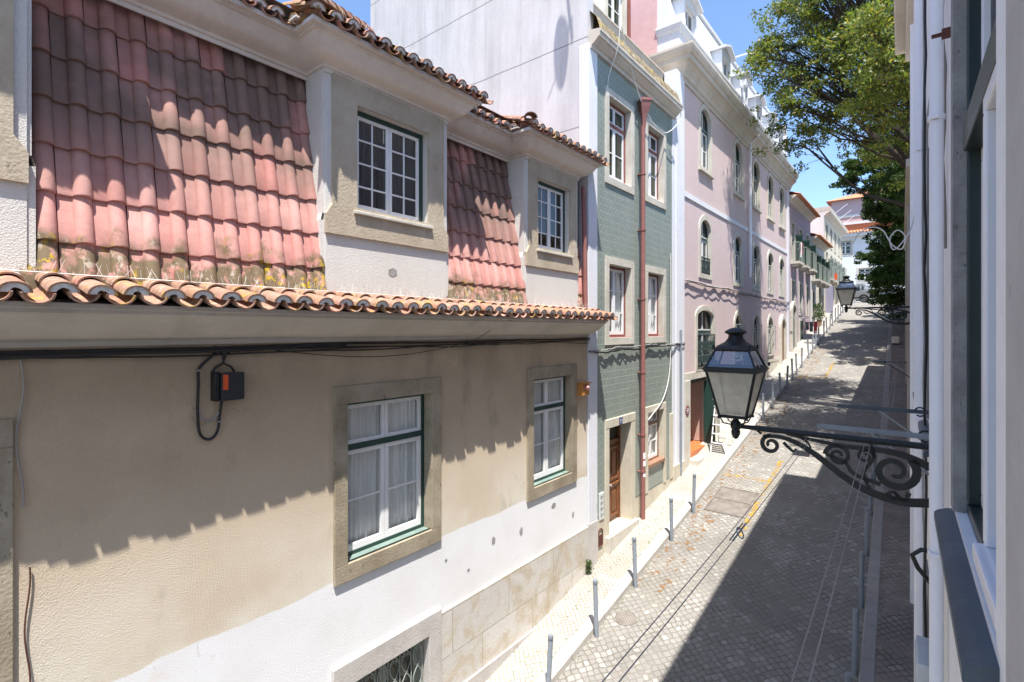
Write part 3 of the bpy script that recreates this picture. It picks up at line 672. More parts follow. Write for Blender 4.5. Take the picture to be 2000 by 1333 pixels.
# cables under the cornice
def smooth3(c, n=7):
    c = [Vector(p) for p in c]; c = [c[0]]+c+[c[-1]]; out = []
    for i in range(1, len(c)-2):
        for k in range(n):
            t = k/n; out.append(.5*(2*c[i]+(c[i+1]-c[i-1])*t+(2*c[i-1]-5*c[i]+4*c[i+1]-c[i+2])*t*t+(3*c[i]-c[i-1]-3*c[i+1]+c[i+2])*t**3))
    return out+[c[-1]]
def cable(name, pts, r, mat, label, cat='cable', group=None, n=5):
    if 2 < len(pts) < 15: pts = smooth3(pts)
    m = MB(); m.tube(pts, r, n); return tag(m.build(name, mat, smooth=True), label, cat, group)
def wav(F, s0, s1, o, z0, z1, sag, n=40, seed=0, jit=.006):
    q = random.Random(seed)
    return [F.pt(s0+(s1-s0)*i/n, o+q.uniform(-jit, jit), z0+(z1-z0)*i/n-sag*(.5+.5*math.sin(i*.47+seed)+.45*math.sin(i*.21+seed*2))+q.uniform(-jit, jit)*.5) for i in range(n+1)]
cb = thing('cable_bundle', 'thick bundle of black cables along the beige wall under the lower cornice', 'cable bundle')
for k, (a, b, z0, z1, sg, r) in enumerate(((-2, 8.75, -.155, -.16, .01, .013), (-2, 8.75, -.17, -.2, .012, .010), (-2, 2.7, -.20, -.185, .006, .017), (-2, 3.3, -.18, -.16, .01, .016), (-2, 6, -.215, -.21, .018, .008), (2.3, 8.7, -.19, -.23, .02, .007), (-2, 8.7, -.145, -.17, .008, .007))):
    m = MB(); m.tube(wav(FL, a, b, .035+.012*(k % 3), z0, z1, sg, 48, k), r, 6); m.build('cable', 'cable_black', cb, smooth=True)
m = MB(); m.tube([FL.pt(s, .05, -.16-.16*math.sin(math.pi*(s-2.2)/3.2)) for s in [2.2+i*.16 for i in range(21)]], .005, 5); m.tube([FL.pt(5.4, .06, -.16), FL.pt(5.75, .4, .15), FL.pt(5.8, .5, .24)], .004, 5); m.build('cable', 'cable_black', cb)
cable('hanging_cable', [FL.pt(.62+.02*math.sin(i*.7), .02, -.2-1.1*i/12) for i in range(13)], .006, 'cable_grey', 'thin grey cable hanging down the beige wall at the left edge')
cable('hanging_cable', [FL.pt(.66+.015*math.sin(i*.6+1), .02, -1.75-.9*i/12) for i in range(13)], .006, 'rust', 'brown cable end hanging low on the sunlit beige wall at the left')
# junction box
jb = thing('junction_box', 'black junction box with red label and looped cable on the shaded beige wall', 'junction box')
m = MB(); m.fbox(FL, 1.95, 2.16, .03, .12, -.66, -.40); m.build('casing', 'black_plastic', jb, bevel=.012)
m = MB(); m.fbox(FL, 1.90, 1.945, .0, .1, -.66, -.39); m.build('back_box', 'iron_black', jb, bevel=.008)
m = MB(); m.fbox(FL, 1.965, 2.01, .12, .123, -.555, -.415); m.build('warning_label', 'orange_red', jb)
m = MB(); A = smooth3([FL.pt(s, .03, z) for s, z in ((2.0, -.16), (1.86, -.28), (1.795, -.36), (1.79, -.5), (1.785, -.75), (1.80, -.93), (1.85, -1.0), (1.91, -1.0), (1.955, -.93), (1.97, -.8), (1.99, -.66))]); m.tube(A, .013, 8)
m.tube([FL.pt(s, .035, z) for s, z in ((1.90, -.4), (1.93, -.35), (2.0, -.31), (2.0, -.24), (1.95, -.19), (1.93, -.15))], .012, 8); m.tube([FL.pt(s, .035, z) for s, z in ((2.1, -.4), (2.07, -.35), (2.0, -.31), (2.02, -.24), (2.06, -.2), (2.09, -.15))], .010, 8)
m.build('loop_cable', 'cable_black', jb, smooth=True)
m = MB(); m.tube([FL.pt(s, .03, z) for s, z in ((1.80, -.74), (1.81, -.8), (1.86, -.84), (1.92, -.83), (1.965, -.77))], .008, 6); m.fbox(FL, 1.775, 1.81, 0, .05, -.375, -.36); m.fbox(FL, 1.95, 1.985, 0, .05, -.86, -.848); m.build('clip', 'cable_grey', jb)
# alarm box near the corner
ab = thing('alarm_sounder', 'small orange alarm box with a rose bell cap near the house corner', 'alarm')
m = MB(); m.fbox(FL, 8.30, 8.56, .02, .15, -1.25, -1.02); m.build('box', 'orange_metal', ab, bevel=.01)
m = MB(); c = FL.pt(8.43, .20, -1.12); m.tube([FL.pt(8.42, .15, -1.1), FL.pt(8.42, .19, -1.1), FL.pt(8.42, .23, -1.1)], [.05, .05, .02], 12); m.build('bell_cap', 'rose_plastic', ab, smooth=True)
m = MB(); m.fbox(FL, 8.28, 8.58, .02, .19, -1.02, -1.005); m.build('hood', 'orange_metal', ab)

# ------------------------------------------------------------------ GREEN TILED BUILDING
GB = thing('green_tiled_building', 'narrow building clad in patterned green tiles with red brown window frames', 'building')
X1 = -5.14
cw = [(9.59, 10.64), (11.54, 12.5)]
hB = []
for a, b in cw: hB += [(a, b, 3.24, 4.95), (a, b, -.16, 1.40)]
hB += [(9.59, 10.64, -4.36, -2.07), (11.54, 12.5, -3.26, -2.0)]
m = wall(FL, 9.1, 13.1, -3.88, 5.7, [h for h in hB if h[2] > -4] + [(9.59, 10.64, -3.88, -2.07)]); m.build('wall', 'green_glazed_tile', GB)
m = wall(FL, 9.1, 13.1, -7, -3.88, [(9.59, 10.64, -4.36, -3.88)], o=.012); m.build('plinth', 'stone_door', GB)
m = MB(); m.fbox(FL, 8.74, 9.1, -.2, .02, -3.85, 5.68); m.build('pilaster', 'pilaster_white', GB, bevel=.01); m = MB(); m.fbox(FL, 8.735, 9.1, -.2, .035, -7, -3.85); m.build('pilaster_foot', 'stone_rose', GB)
m = MB(); m.box(-12.3, -5.16, 8.76, 9.0, -7, 9.6); m.build('gable_wall', 'gable_white', GB)
m = MB(); m.box(-12.3, -11.9, 9.0, 13.8, -7, 9.2); m.fbox(FL, 9.0, 13.8, -2.2, -2.0, -7, 6.5); m.build('inner_walls', 'gable_white', GB)
for a, b in cw:
    window(FL, GB, a, b, 3.24, 4.95, inset=.13, sw=.15, st='stone_pale', sp=.03, transom=.72, rows=2, fixed='red_brown', fw=.07, pane='pane_dark', wb=.16, sill=(.0, .02, .03, 'white_paint'), curtain=None)
    window(FL, GB, a, b, -.16, 1.40, inset=.13, sw=.15, st='stone_pale', sp=.03, rows=3, fixed='red_brown', fw=.06, pane='glass', curtain='curtain', wb=.16, sill=(.0, .02, .03, 'red_brown'))
lw = window(FL, GB, 11.54, 12.5, -3.26, -2.0, inset=.12, sw=.15, st='stone_door', sp=.03, transom=.74, rows=2, fixed='sill_wood', fw=.06, pane='glass', curtain='curtain', wb=.0, sill=(.0, .06, .07, 'sill_wood'))
for a_, b_, t_ in ((11.39, 11.54, -3.26), (12.5, 12.65, -3.26), (12.92, 13.1, -2.2)): m = MB(); m.fbox(FL, a_, b_, 0, .03, -3.9, t_); m.build('stone_pier', 'stone_door', GB)
# door
dr = MB(); dr.fbox(FL, 9.59, 10.64, -.34, -.29, -4.3, -2.5); dr.fbox(FL, 9.59, 10.64, -.33, -.27, -2.56, -2.46); 
dr = dr.build('door', 'door_wood', GB, bevel=.006)
m = MB(); 
for a, b in ((9.66, 10.08), (10.15, 10.57)):
    for c, d in ((-4.2, -3.5), (-3.38, -2.62)): ringbars(m, FL, a, b, c, d, .06, -.29, -.265); m.fbox(FL, a+.12, b-.12, -.29, -.272, c+.12, d-.12)
m.fbox(FL, 9.6, 10.63, -.29, -.25, -3.5, -3.44); m.build('panel', 'door_wood', dr, bevel=.006)
m = MB(); m.fbox(FL, 9.60, 10.63, -.33, -.31, -2.47, -2.07); m.build('fanlight', 'pane_dark', dr)
m = MB(); m.fbox(FL, 9.59, 9.64, -.35, -.25, -4.3, -2.07); m.fbox(FL, 10.59, 10.64, -.35, -.25, -4.3, -2.07); m.build('door_frame', 'door_wood', dr)
m = MB(); m.tube([FL.pt(10.12, -.26, -3.45), FL.pt(10.12, -.2, -3.45)], .03, 10); m.build('handle', 'aluminium', dr)
m = MB(); m.fbox(FL, 9.43, 9.592, -.3, .03, -4.7, -2.07); m.fbox(FL, 10.638, 10.84, -.3, .03, -4.7, -2.07); m.fbox(FL, 9.43, 10.84, -.3, .035, -2.07, -1.885); m.build('door_surround', 'stone_door', GB, bevel=.006)
m = MB(); m.fbox(FL, 9.42, 10.85, -.4, .12, -4.9, -4.31); m.build('doorstep', 'stone_pale', GB, bevel=.01)
npl = MB(); npl.fbox(FL, 10.02, 10.17, .035, .043, -2.06, -1.91); npl = npl.build('house_number_plate', 'blue_enamel', GB)
t = bpy.data.curves.new('digits', 'FONT'); t.body = '11'; t.size = .14; t.extrude = .001; t.align_x = 'CENTER'; to = bpy.data.objects.new('digits', t); C.objects.link(to); to.data.materials.append(M['white_paint'])
to.rotation_euler = (R(90), 0, R(90)); to.location = FL.pt(10.095, .046, -2.035); bpy.context.view_layer.update(); me_ = bpy.data.meshes.new_from_object(to.evaluated_get(bpy.context.evaluated_depsgraph_get())); mw = to.matrix_world.copy(); bpy.data.objects.remove(to); to = bpy.data.objects.new('digits', me_); C.objects.link(to); to.matrix_world = mw; to.parent = npl
# entry panel
m = MB(); m.fbox(FL, 9.18, 9.36, .0, .03, -3.9, -3.35); ip = m.build('letter_plate', 'grey_box', GB, bevel=.005)
m = MB()
for i in range(4):
    m.fbox(FL, 9.21, 9.27, .03, .034, -3.82+i*.12, -3.76+i*.12); m.fbox(FL, 9.29, 9.33, .03, .034, -3.80+i*.12, -3.77+i*.12)
m.build('button', 'iron_grey', ip)
m = MB(); ap = arcpts(9.14, 9.30, -4.15, .08, 10); m.tube([FL.pt(9.14, .025, -4.42)]+[FL.pt(a, .025, b) for a, b in ap]+[FL.pt(9.30, .025, -4.42), FL.pt(9.14, .025, -4.42)], .012, 6); m.fbox(FL, 9.15, 9.29, .013, .022, -4.42, -4.2); m.build('meter_hatch', 'rust', GB)
# cornice and roof edge
m = MB(); m.sweep([(X1, 8.80), (X1, 13.22)], [(0, 5.60), (.05, 5.60), (.06, 5.66), (.10, 5.68), (.17, 5.74), (.20, 5.77), (.24, 5.78), (.24, 5.86), (.26, 5.87), (.26, 5.92), (-.2, 6.0)]); m.build('cornice', 'cornice_grey', GB)
m = MB(); m.tint = .5
n = 26
m.grid([[FL.pt(8.85+(4.35)*i/n, .21-.02*math.sin(i*1.3), 5.97) for i in range(n+1)], [FL.pt(8.85+(4.35)*i/n, .13, 6.22+.02*math.sin(i*2.1)) for i in range(n+1)], [FL.pt(8.85+(4.35)*i/n, -.05, 6.42+.02*math.sin(i*1.7)) for i in range(n+1)], [FL.pt(8.85+(4.35)*i/n, -.45, 6.5) for i in range(n+1)]])
m.build('mossy_gutter', 'moss_tile', GB, smooth=True)
m = MB(); m.sweep([(X1-.42, 8.98), (X1-.42, 13.5)], [(-.3, 6.3), (0, 6.3), (0, 6.75), (.08, 6.82), (.10, 6.95), (.12, 6.96), (.12, 7.0), (-.3, 7.04)]); m.build('parapet', 'cornice_grey', GB)
m = wall(FL, 9.0, 12.5, 6.5, 9.4, [(11.3, 12.2, 7.0, 8.9)], o=-.95); m.fbox(FL, 9.0, 12.5, -6, -.96, 9.4, 9.5); m.face([FL.pt(12.5, -.95, 6.5), FL.pt(12.5, -6, 6.5), FL.pt(12.5, -6, 9.4), FL.pt(12.5, -.95, 9.4)]); m.build('attic_wall', 'far_white', GB)
window(FL, GB, 11.3, 12.2, 7.0, 8.9, wallo=-.95, inset=.06, sw=.14, st='stone_pale', rows=3, fixed='white_paint', fw=.05, wb=.1)
m = MB(); m.fbox(FL, 12.36, 12.44, -.95, -.86, 7.0, 9.0); m.build('attic_shutter', 'red_brown', GB)
rdp = MB(); rdp.tube([FL.pt(11.06, .11, -4.45), FL.pt(11.06, .11, 4.75)], .055, 12); rdp.tube([FL.pt(11.06, .13, 4.7), FL.pt(11.06, .13, 4.95), FL.pt(11.06, .14, 5.12), FL.pt(11.06, .15, 5.28)], [.055, .075, .14, .16], 4); rdp.tube([FL.pt(11.06, .15, 5.28), FL.pt(11.06, .15, 5.34)], .18, 4)
for z in (-3.3, -2.45, -1.0, .7, 2.3, 3.6): rdp.tube([FL.pt(11.06, .11, z), FL.pt(11.06, .11, z+.04)], .066, 12); rdp.fbox(FL, 11.0, 11.12, 0, .06, z+.005, z+.03)
rdp.build('downpipe', 'red_pipe', GB, smooth=True)
m = MB(); m.tube([FL.pt(11.06, .11, -4.52), FL.pt(11.06, .13, -4.62)], .05, 8); m.build('pipe_shoe', 'iron_black', GB)
m = MB()
for z, h in ((-2.98, .14), (-3.15, .12), (-3.4, .13)): m.tube([FL.pt(11.065, .112, z), FL.pt(11.065, .112, z+h)], .0575, 12)
m.build('sticker', 'white_paint', GB)
# cables on the green facade
cable('facade_cable', wav(FL, 8.75, 13.9, .05, -.42, -.36, .05, 40, 31, .02), .018, 'cable_black', 'dark sagging cable bundle across the green tiled facade', group='cables strung along facades')
cable('facade_cable', wav(FL, 8.75, 13.9, .08, -.38, -.33, .03, 40, 32, .02), .012, 'cable_grey', 'thinner grey cable above the dark one across the green tiles', group='cables strung along facades')
cable('loose_cable', [FL.pt(12.6, .28, 5.75), FL.pt(12.95, .30, 5.55), FL.pt(12.75, .2, 5.2), FL.pt(12.3, .12, 4.95), FL.pt(11.6, .14, 4.95), FL.pt(10.9, .14, 5.25), FL.pt(10.2, .2, 5.8), FL.pt(9.6, .3, 6.3)], .012, 'cable_white', 'white cable looping in front of the green building cornice')
cable('loose_cable', [FL.pt(9.42, .32, 7.2), FL.pt(9.5, .3, 6.0), FL.pt(9.52, .05, 5.3), FL.pt(9.52, .03, 4.9)], .010, 'cable_white', 'white cable dropping vertically over the mossy gutter to the first window')
pts = [FL.pt(12.9, .04, 2.0), FL.pt(12.92, .04, .3), FL.pt(12.88, .04, -.8), FL.pt(12.7, .04, -1.4), FL.pt(12.3, .05, -1.8), FL.pt(11.7, .06, -2.05), FL.pt(11.5, .05, -2.15)]
cable('loose_cable', pts, .011, 'cable_white', 'white cable curving down the green tiles to the ground floor window')

# ------------------------------------------------------------------ PINK BUILDING
PB = thing('pink_building', 'long pink building with arched windows, white attic dormers and heavy cornice', 'building')
cc = [15.75, 19.3, 21.85, 24.3, 26.6]
hC, spec = [], []
for i, c in enumerate(cc):
    w = .45
    spec.append((c-w, c+w, 4.92, 6.70, .3, 'top')); spec.append((c-w, c+w, 1.70, 3.35, .32, 'mid'))
    if i == 0: spec.append((c-.75, c+.75, -1.1, .60, .2, 'low'))
    elif i < 4: spec.append((c-.42, c+.42, -1.05, .56, .4, 'low'))
doorsC = [(26.1, 27.0, -1.75, .5, .4)]
hC = [s[:5] for s in spec]
m = wall(FL, 13.9, 28.2, -1.05-.35, 7.0, [h for h in hC], .22); m.build('wall', 'pink', PB)
m = wall(FL, 13.9, 28.2, -7, -1.4, [(14.35, 16.1, -3.72, -1.4)], .22, .0); m.build('ground_floor_wall', 'stone_pale', PB)
m = MB(); m.fbox(FL, 16.45, 27.9, 0, .015, -1.4, -1.25); m.fbox(FL, 13.95, 16.9, 0, .03, -1.42, -1.22); m.build('band', 'stone_pale', PB)
m = MB(); m.fbox(FL, 16.6, 28.2, .004, .012, -1.35+.0, -1.26+.0); 
m = MB(); m.fbox(FL, 13.32, 13.9, -.3, .04, -3.6, 7.0); m.build('pilaster', 'pilaster_white', PB); m = MB(); m.fbox(FL, 27.75, 28.15, -.1, .04, -1.4, 6.98); m.build('pilaster', 'pilaster_white', PB)
m = MB(); m.fbox(FL, 13.1, 13.9, -.3, .06, -7, -3.6); m.build('pilaster_foot', 'stone_door', PB)
m = MB(); m.fbox(FL, 13.1, 13.32, -.3, .015, -3.6, 5.75); m.build('corner_strip', 'pilaster_white', PB)
m = MB(); m.box(-12, -5.16, 13.86, 13.89, -7, 7.0); m.box(-12, -5.88, 13.86, 14.1, 7.0, 10.9); m.build('side_wall', 'pink_side', PB)
m = MB(); m.fbox(FL, 13.9, 28.2, -2.2, -2.1, -7, 10); m.box(-12, -5.2, 28.1, 28.19, -7, 10.2); m.build('inner_walls', 'pilaster_white', PB)
m = MB(); m.fbox(FL, 13.9, 27.75, 0, .03, 3.72, 3.86); m.build('string_course', 'pilaster_white', PB)
m = MB(); m.sweep([(-6.2, 13.84), (X1, 13.84), (X1, 28.3)], [(0, 6.85), (.04, 6.85), (.05, 6.95), (.09, 6.98), (.12, 7.08), (.2, 7.2), (.27, 7.27), (.30, 7.28), (.33, 7.3), (.33, 7.42), (.37, 7.44), (.42, 7.52), (.44, 7.6), (.44, 7.66), (0, 7.74)]); m.build('cornice', 'cornice_grey', PB)
m = MB(); m.sweep([(-5.9, 13.9), (X1-.12, 13.9), (X1-.12, 28.2)], [(-.2, 7.6), (0, 7.65), (0, 8.35), (.05, 8.4), (.08, 8.5), (.1, 8.52), (.1, 8.58), (-.3, 8.6)]); m.build('attic_parapet', 'far_white', PB)
def slopeF(z): return -.25-(z-8.5)*.25
m = MB(); m.face([FL.pt(13.9, -.25, 8.5), FL.pt(28.2, -.25, 8.5), FL.pt(28.2, -.85, 10.85), FL.pt(13.9, -.85, 10.85)]); m.face([FL.pt(13.9, -.25, 8.5), FL.pt(13.9, -.85, 10.85), FL.pt(13.9, -1.2, 10.85), FL.pt(13.9, -1.2, 8.5)])
m.fbox(FL, 13.88, 28.22, -4, -.78, 10.85, 10.98); m.build('attic', 'far_white', PB)
for c in (14.9, 18.4, 20.7, 23.0, 25.2, 27.2):
    d = MB(); d.fbox(FL, c-.5, c-.4, -.6, -.14, 8.55, 9.6); d.fbox(FL, c+.4, c+.5, -.6, -.14, 8.55, 9.6); d.fbox(FL, c-.4, c+.4, -.6, -.14, 9.42, 9.6)
    top = [(c-.62, 9.62), (c, 9.86), (c+.62, 9.62), (c+.62, 9.55), (c, 9.78), (c-.62, 9.55)]
    f = [FL.pt(x, .02, z) for x, z in top]; b = [FL.pt(x, -.8, z) for x, z in top]
    d.face(f); [d.face([f[i], f[(i+1) % 6], b[(i+1) % 6], b[i]]) for i in range(6)]; d.face([FL.pt(c-.5, -.14, 9.6), FL.pt(c+.5, -.14, 9.6), FL.pt(c, -.14, 9.79)])
    d = d.build('roof_dormer', 'far_white', PB)
    w = MB(); ringbars(w, FL, c-.4, c+.4, 8.6, 9.42, .06, -.28, -.22); w.fbox(FL, c-.02, c+.02, -.28, -.22, 8.66, 9.36); w.build('frame', 'white_paint', d)
    w = MB(); w.fbox(FL, c-.36, c+.36, -.27, -.26, 8.63, 9.4); w.build('pane', 'pane_dark', d)
for c in (15.9, 21.6): m = MB(); m.fbox(FL, c-.03, c+.03, -.9, .2, 11.0, 11.04); m.fbox(FL, c-.03, c+.03, -.8, -.74, 10.9, 11.0); m.build('antenna_arm', 'white_paint', PB)
def railing(F, parent, s0, s1, o, z0, h, n, mat='iron_green', pattern=True, side=0):
    m = MB(); m.tube([F.pt(s0, o, z0+h), F.pt(s1, o, z0+h)], .018, 6); m.tube([F.pt(s0, o, z0+.05), F.pt(s1, o, z0+.05)], .012, 5)
    if pattern: m.tube([F.pt(s0, o, z0+h*.8), F.pt(s1, o, z0+h*.8)], .01, 4); m.tube([F.pt(s0, o, z0+h*.45), F.pt(s1, o, z0+h*.45)], .01, 4)
    for i in range(n+1):
        s = s0+(s1-s0)*i/n; m.tube([F.pt(s, o, z0), F.pt(s, o, z0+h)], .009, 4)
        if pattern and i < n:
            c = s+(s1-s0)/n/2
            for zz in (.25, .65): m.tube([F.pt(c+.03*math.cos(t), o, z0+h*zz+h*.13*math.sin(t)) for t in [k*math.pi/4 for k in range(9)]], .008, 4)
    if side:
        for s in (s0, s1):
            m.tube([F.pt(s, o, z0+h), F.pt(s, o-side, z0+h)], .018, 6)
            for j in range(1, 4): m.tube([F.pt(s, o-side*j/4, z0), F.pt(s, o-side*j/4, z0+h)], .009, 4)
    return m.build('railing', mat, parent)
for i, (a, b, c, d, r, k) in enumerate(spec):
    big = (k == 'low' and a < 16)
    w = window(FL, PB, a, b, c, d, rise=r, inset=.075, sw=.15 if not big else .17, st='stone_pale', sp=.03, transom=.66 if not big else .62, rows=2 if not big else 1, fixed='green_paint', fw=.05, wb=.14, wt=.15, stile=.045, sill=None)
    if k == 'top': m = MB(); m.fbox(FL, a-.2, b+.2, 0, .09, c-.18, c-.13); m.build('sill', 'stone_pale', w)
    if k == 'mid' and a < 16: railing(FL, w, a+.02, b-.02, .0, c, .5, 10)
    if big: railing(FL, w, a-.02, b+.02, .05, c, .95, 14)
    if k == 'low' and a > 16:
        g = MB()
        for z in (c+.15, c+.7, c+1.25): g.tube([FL.pt(a-.1, .1, z), FL.pt(b+.1, .1, z)], .012, 4)
        g.tube([FL.pt(a-.1, .0, c+.15), FL.pt(a-.1, .1, c+.15), FL.pt(a-.1, .1, c+1.25), FL.pt(a-.1, 0, c+1.25)], .012, 4); g.tube([FL.pt(b+.1, .0, c+.15), FL.pt(b+.1, .1, c+.15), FL.pt(b+.1, .1, c+1.25), FL.pt(b+.1, 0, c+1.25)], .012, 4)
        g.build('window_guard', 'iron_grey', w)
# arched street door in the pink facade
def archdoor(P, a, b, zb, zt, r, mat='door_wood', st='stone_pale'):
    A = arcpts(a, b, zt-r, r, 12); d = MB(); d.face([FL.pt(a, .034, zb)]+[FL.pt(x, .034, z) for x, z in A]+[FL.pt(b, .034, zb)])
    d = d.build('door', mat, P)
    s = MB(); B = arcpts(a-.2, b+.2, zt-r, r+.2, 12)
    for i in range(12):
        s.face([FL.pt(A[i][0], .12, A[i][1]), FL.pt(A[i+1][0], .12, A[i+1][1]), FL.pt(B[i+1][0], .12, B[i+1][1]), FL.pt(B[i][0], .12, B[i][1])])
        s.face([FL.pt(A[i][0], .0, A[i][1]), FL.pt(A[i+1][0], .0, A[i+1][1]), FL.pt(A[i+1][0], .12, A[i+1][1]), FL.pt(A[i][0], .12, A[i][1])])
        s.face([FL.pt(B[i][0], .0, B[i][1]), FL.pt(B[i+1][0], .0, B[i+1][1]), FL.pt(B[i+1][0], .12, B[i+1][1]), FL.pt(B[i][0], .12, B[i][1])])
    s.fbox(FL, a-.2, a, .001, .12, zb-.4, zt-r); s.fbox(FL, b, b+.2, .001, .12, zb-.4, zt-r); s.build('surround', st, d)
    s = MB(); s.fbox(FL, a+.03, b-.03, .035, .05, zb, zb+.06); s.fbox(FL, (a+b)/2-.02, (a+b)/2+.02, .035, .05, zb, zt-r); s.fbox(FL, a+.08, (a+b)/2-.08, .035, .045, zb+.2, zb+.9); s.fbox(FL, (a+b)/2+.08, b-.08, .035, .045, zb+.2, zb+.9); s.build('panel', mat, d)
    return d
archdoor(PB, 26.15, 26.95, gz(26.5)+.2, .52, .4)
# shop doorway at the near end
sd = MB(); sd.fbox(FL, 13.95, 14.35, .0, .05, -4.0, -1.42); sd.fbox(FL, 16.1, 16.4, .0, .05, -4.0, -1.42); sd.build('shop_surround', 'stone_pale', PB, bevel=.008)
sd = MB(); sd.fbox(FL, 14.35, 16.1, -.2, -.12, -1.56, -1.4); sd.fbox(FL, 14.35, 14.45, -.2, -.12, -3.5, -1.56); sd = sd.build('shop_door_frame', 'dark_green', PB)
m = MB(); m.fbox(FL, 15.98, 16.03, -.12, .22, -3.42, -1.58); m.build('open_door_leaf', 'green_paint', sd, bevel=.01)
m = MB(); m.fbox(FL, 14.2, 16.3, -2.0, .0, -3.72, -3.52); m.build('tiled_floor', 'orange_floor', sd)
m = MB(); m.fbox(FL, 14.3, 16.3, -2.0, -1.9, -3.5, -1.4); m.fbox(FL, 16.2, 16.25, -1.9, -.22, -3.5, -1.4); m.build('inner_wall', 'interior_pink', sd)
m = MB(); m.fbox(FL, 14.45, 14.5, -1.1, -.2, -3.5, -1.6); m.build('inner_door', 'iron_black', sd)
m = MB(); m.fbox(FL, 14.3, 16.35, .0, .28, -4.5, -3.66); m.build('doorstep', 'stone_pale', PB, bevel=.01)
m = MB(); m.fbox(FL, 16.9, 17.9, -.02, .03, -3.9, -1.75); gd = m.build('garage_door', 'white_paint', PB); m = MB(); m.fbox(FL, 16.9, 17.0, .03, .05, -3.7, -1.75); m.build('door_edge', 'green_paint', gd); m = MB(); ringbars(m, FL, 16.75, 18.05, -3.9, -1.6, .15, 0, .05, bottom=False); m.build('surround', 'stone_pale', gd)
# oval plaque
m = MB(); m.tube([FL.pt(14.08, .05, -2.25), FL.pt(14.08, .066, -2.25)], .14, 20); pq = m.build('round_plaque', 'plum_enamel', PB)
m = MB(); m.fbox(FL, 14.0, 14.16, .066, .068, -2.20, -2.185); m.fbox(FL, 13.99, 14.17, .066, .068, -2.26, -2.23); m.fbox(FL, 14.02, 14.14, .066, .068, -2.31, -2.295); m.build('lettering', 'white_paint', pq)
m = MB(); m.tube([FL.pt(20.6, .1, 7.2), FL.pt(20.6, .1, 2.0)], .05, 8); m.tube([FL.pt(19.7, .1, 8.9), FL.pt(19.7, .1, 7.8), FL.pt(20.6, .5, 7.35), FL.pt(20.6, .1, 7.1)], .045, 8); m.fbox(FL, 19.6, 19.8, .0, .2, 8.9, 9.1); m.build('downpipe', 'white_pvc', PB, smooth=True)
m = MB(); m.tube([FL.pt(13.55, .07, -3.9), FL.pt(13.55, .07, .0)], .035, 8); m.build('wall_conduit', 'bollard_grey', PB)
cable('facade_cable', wav(FL, 13.95, 28, .05, 1.40, 1.36, .03, 56, 41, .02), .022, 'cable_grey', 'grey cable bundle across the pink facade under the second row of windows', group='cables strung along facades')
cable('facade_cable', wav(FL, 13.95, 28, .09, 1.36, 1.30, .05, 56, 42, .02), .012, 'cable_black', 'black sagging cable just below the grey one on the pink facade', group='cables strung along facades')

# ------------------------------------------------------------------ FAR LEFT HOUSES
def balcony(P, c, w, z, dep=.42, mat='iron_grey', shutter=None):
    b = MB(); b.fbox(FL, c-w/2, c+w/2, 0, dep, z-.12, z); b.fbox(FL, c-w/2+.1, c-w/2+.2, 0, dep*.8, z-.25, z-.12); b.fbox(FL, c+w/2-.2, c+w/2-.1, 0, dep*.8, z-.25, z-.12)
    b = b.build('balcony', 'stone_pale', P); railing(FL, b, c-w/2+.03, c+w/2-.03, dep-.04, z, .95, 8, mat, False, dep-.05)
    if shutter:
        s = MB(); s.fbox(FL, c+w/2-.10, c+w/2-.06, .02, dep-.06, z+.1, z+1.5)
        for k in range(14): s.fbox(FL, c+w/2-.13, c+w/2-.10, .05, dep-.09, z+.15+k*.095, z+.19+k*.095)
        s.build('shutter', shutter, b)
    return b
def farhouse(name, label, s0, s1, zt, mat, cols, rows, roofmat='roof_far', eave=.45, base=-5, doors=(), side=True, st='stone_pale', roof=True, cat='house', balc=None, shut=None):
    P = thing(name, label, cat); hs = [(c-.42, c+.42, r, r+h) for c in cols for r, h in rows]
    m = wall(FL, s0, s1, base, zt, hs, .18)
    m.build('wall', mat, P)
    m = MB(); m.box(-12, -5.15, s0+.01, s0+.12, base, zt+.3); m.box(-12, -5.15, s1-.12, s1-.01, base, zt+.3); m.box(-7.0, -6.9, s0, s1, base, zt); m.build('side_wall', mat if side is True else side, P)
    for a, b, r, t in hs: window(FL, P, a, b, r, t, inset=.06, sw=.12, st=st, sp=.03, transom=.72, rows=1, fixed='green_paint', fw=.05, depth=.18)
    m = MB(); m.sweep([(X1, s0), (X1, s1)], [(0, zt-.25), (.05, zt-.22), (.12, zt-.12), (eave*.75, zt), (eave*.75, zt+.05), (0, zt+.08)]); m.build('cornice', 'cornice_white', P)
    if roof:
        m = MB(); n = int((s1-s0)/.25); rows_ = []
        def rr(o, z): return [FL.pt(s0+(s1-s0)*i/(n*4), o, z+.035*math.sin(i*math.pi/2)) for i in range(n*4+1)]
        m.tint = .5; m.grid([rr(eave+.08, zt+.08), rr(-3.2, zt+1.35)]); m.grid([rr(eave+.08, zt+.08), rr(eave+.06, zt+.03), rr(0, zt+.1)]); m.grid([rr(-3.2, zt+1.35), rr(-6.5, zt+.1)]); m.build('roof', roofmat, P, smooth=True)
    for a, b in doors:
        archdoor(P, a, b, gz((a+b)/2)+.15, gz((a+b)/2)+2.4, .3, 'green_paint')
    if balc:
        for c, z in balc: balcony(P, c, 1.3, z, shutter=shut)
    return P
D = farhouse('mauve_house', 'mauve house with orange eave and slatted green balcony shutters beyond the pink building', 28.2, 34.6, 6.62, 'mauve', (29.3, 31.4, 33.5), ((3.5, 1.95), (.9, 1.6)), doors=((28.75, 29.55),), balc=[(29.3, 3.45), (31.4, 3.45), (33.5, 3.45)], shut='green_paint')
m = MB(); m.fbox(FL, 31.0, 31.9, .02, .05, -.6, .5); gw = m.build('ground_window', 'green_paint', D); m = MB(); ringbars(m, FL, 30.88, 32.02, -.72, .62, .12, 0, .06); m.build('surround', 'stone_pale', gw)
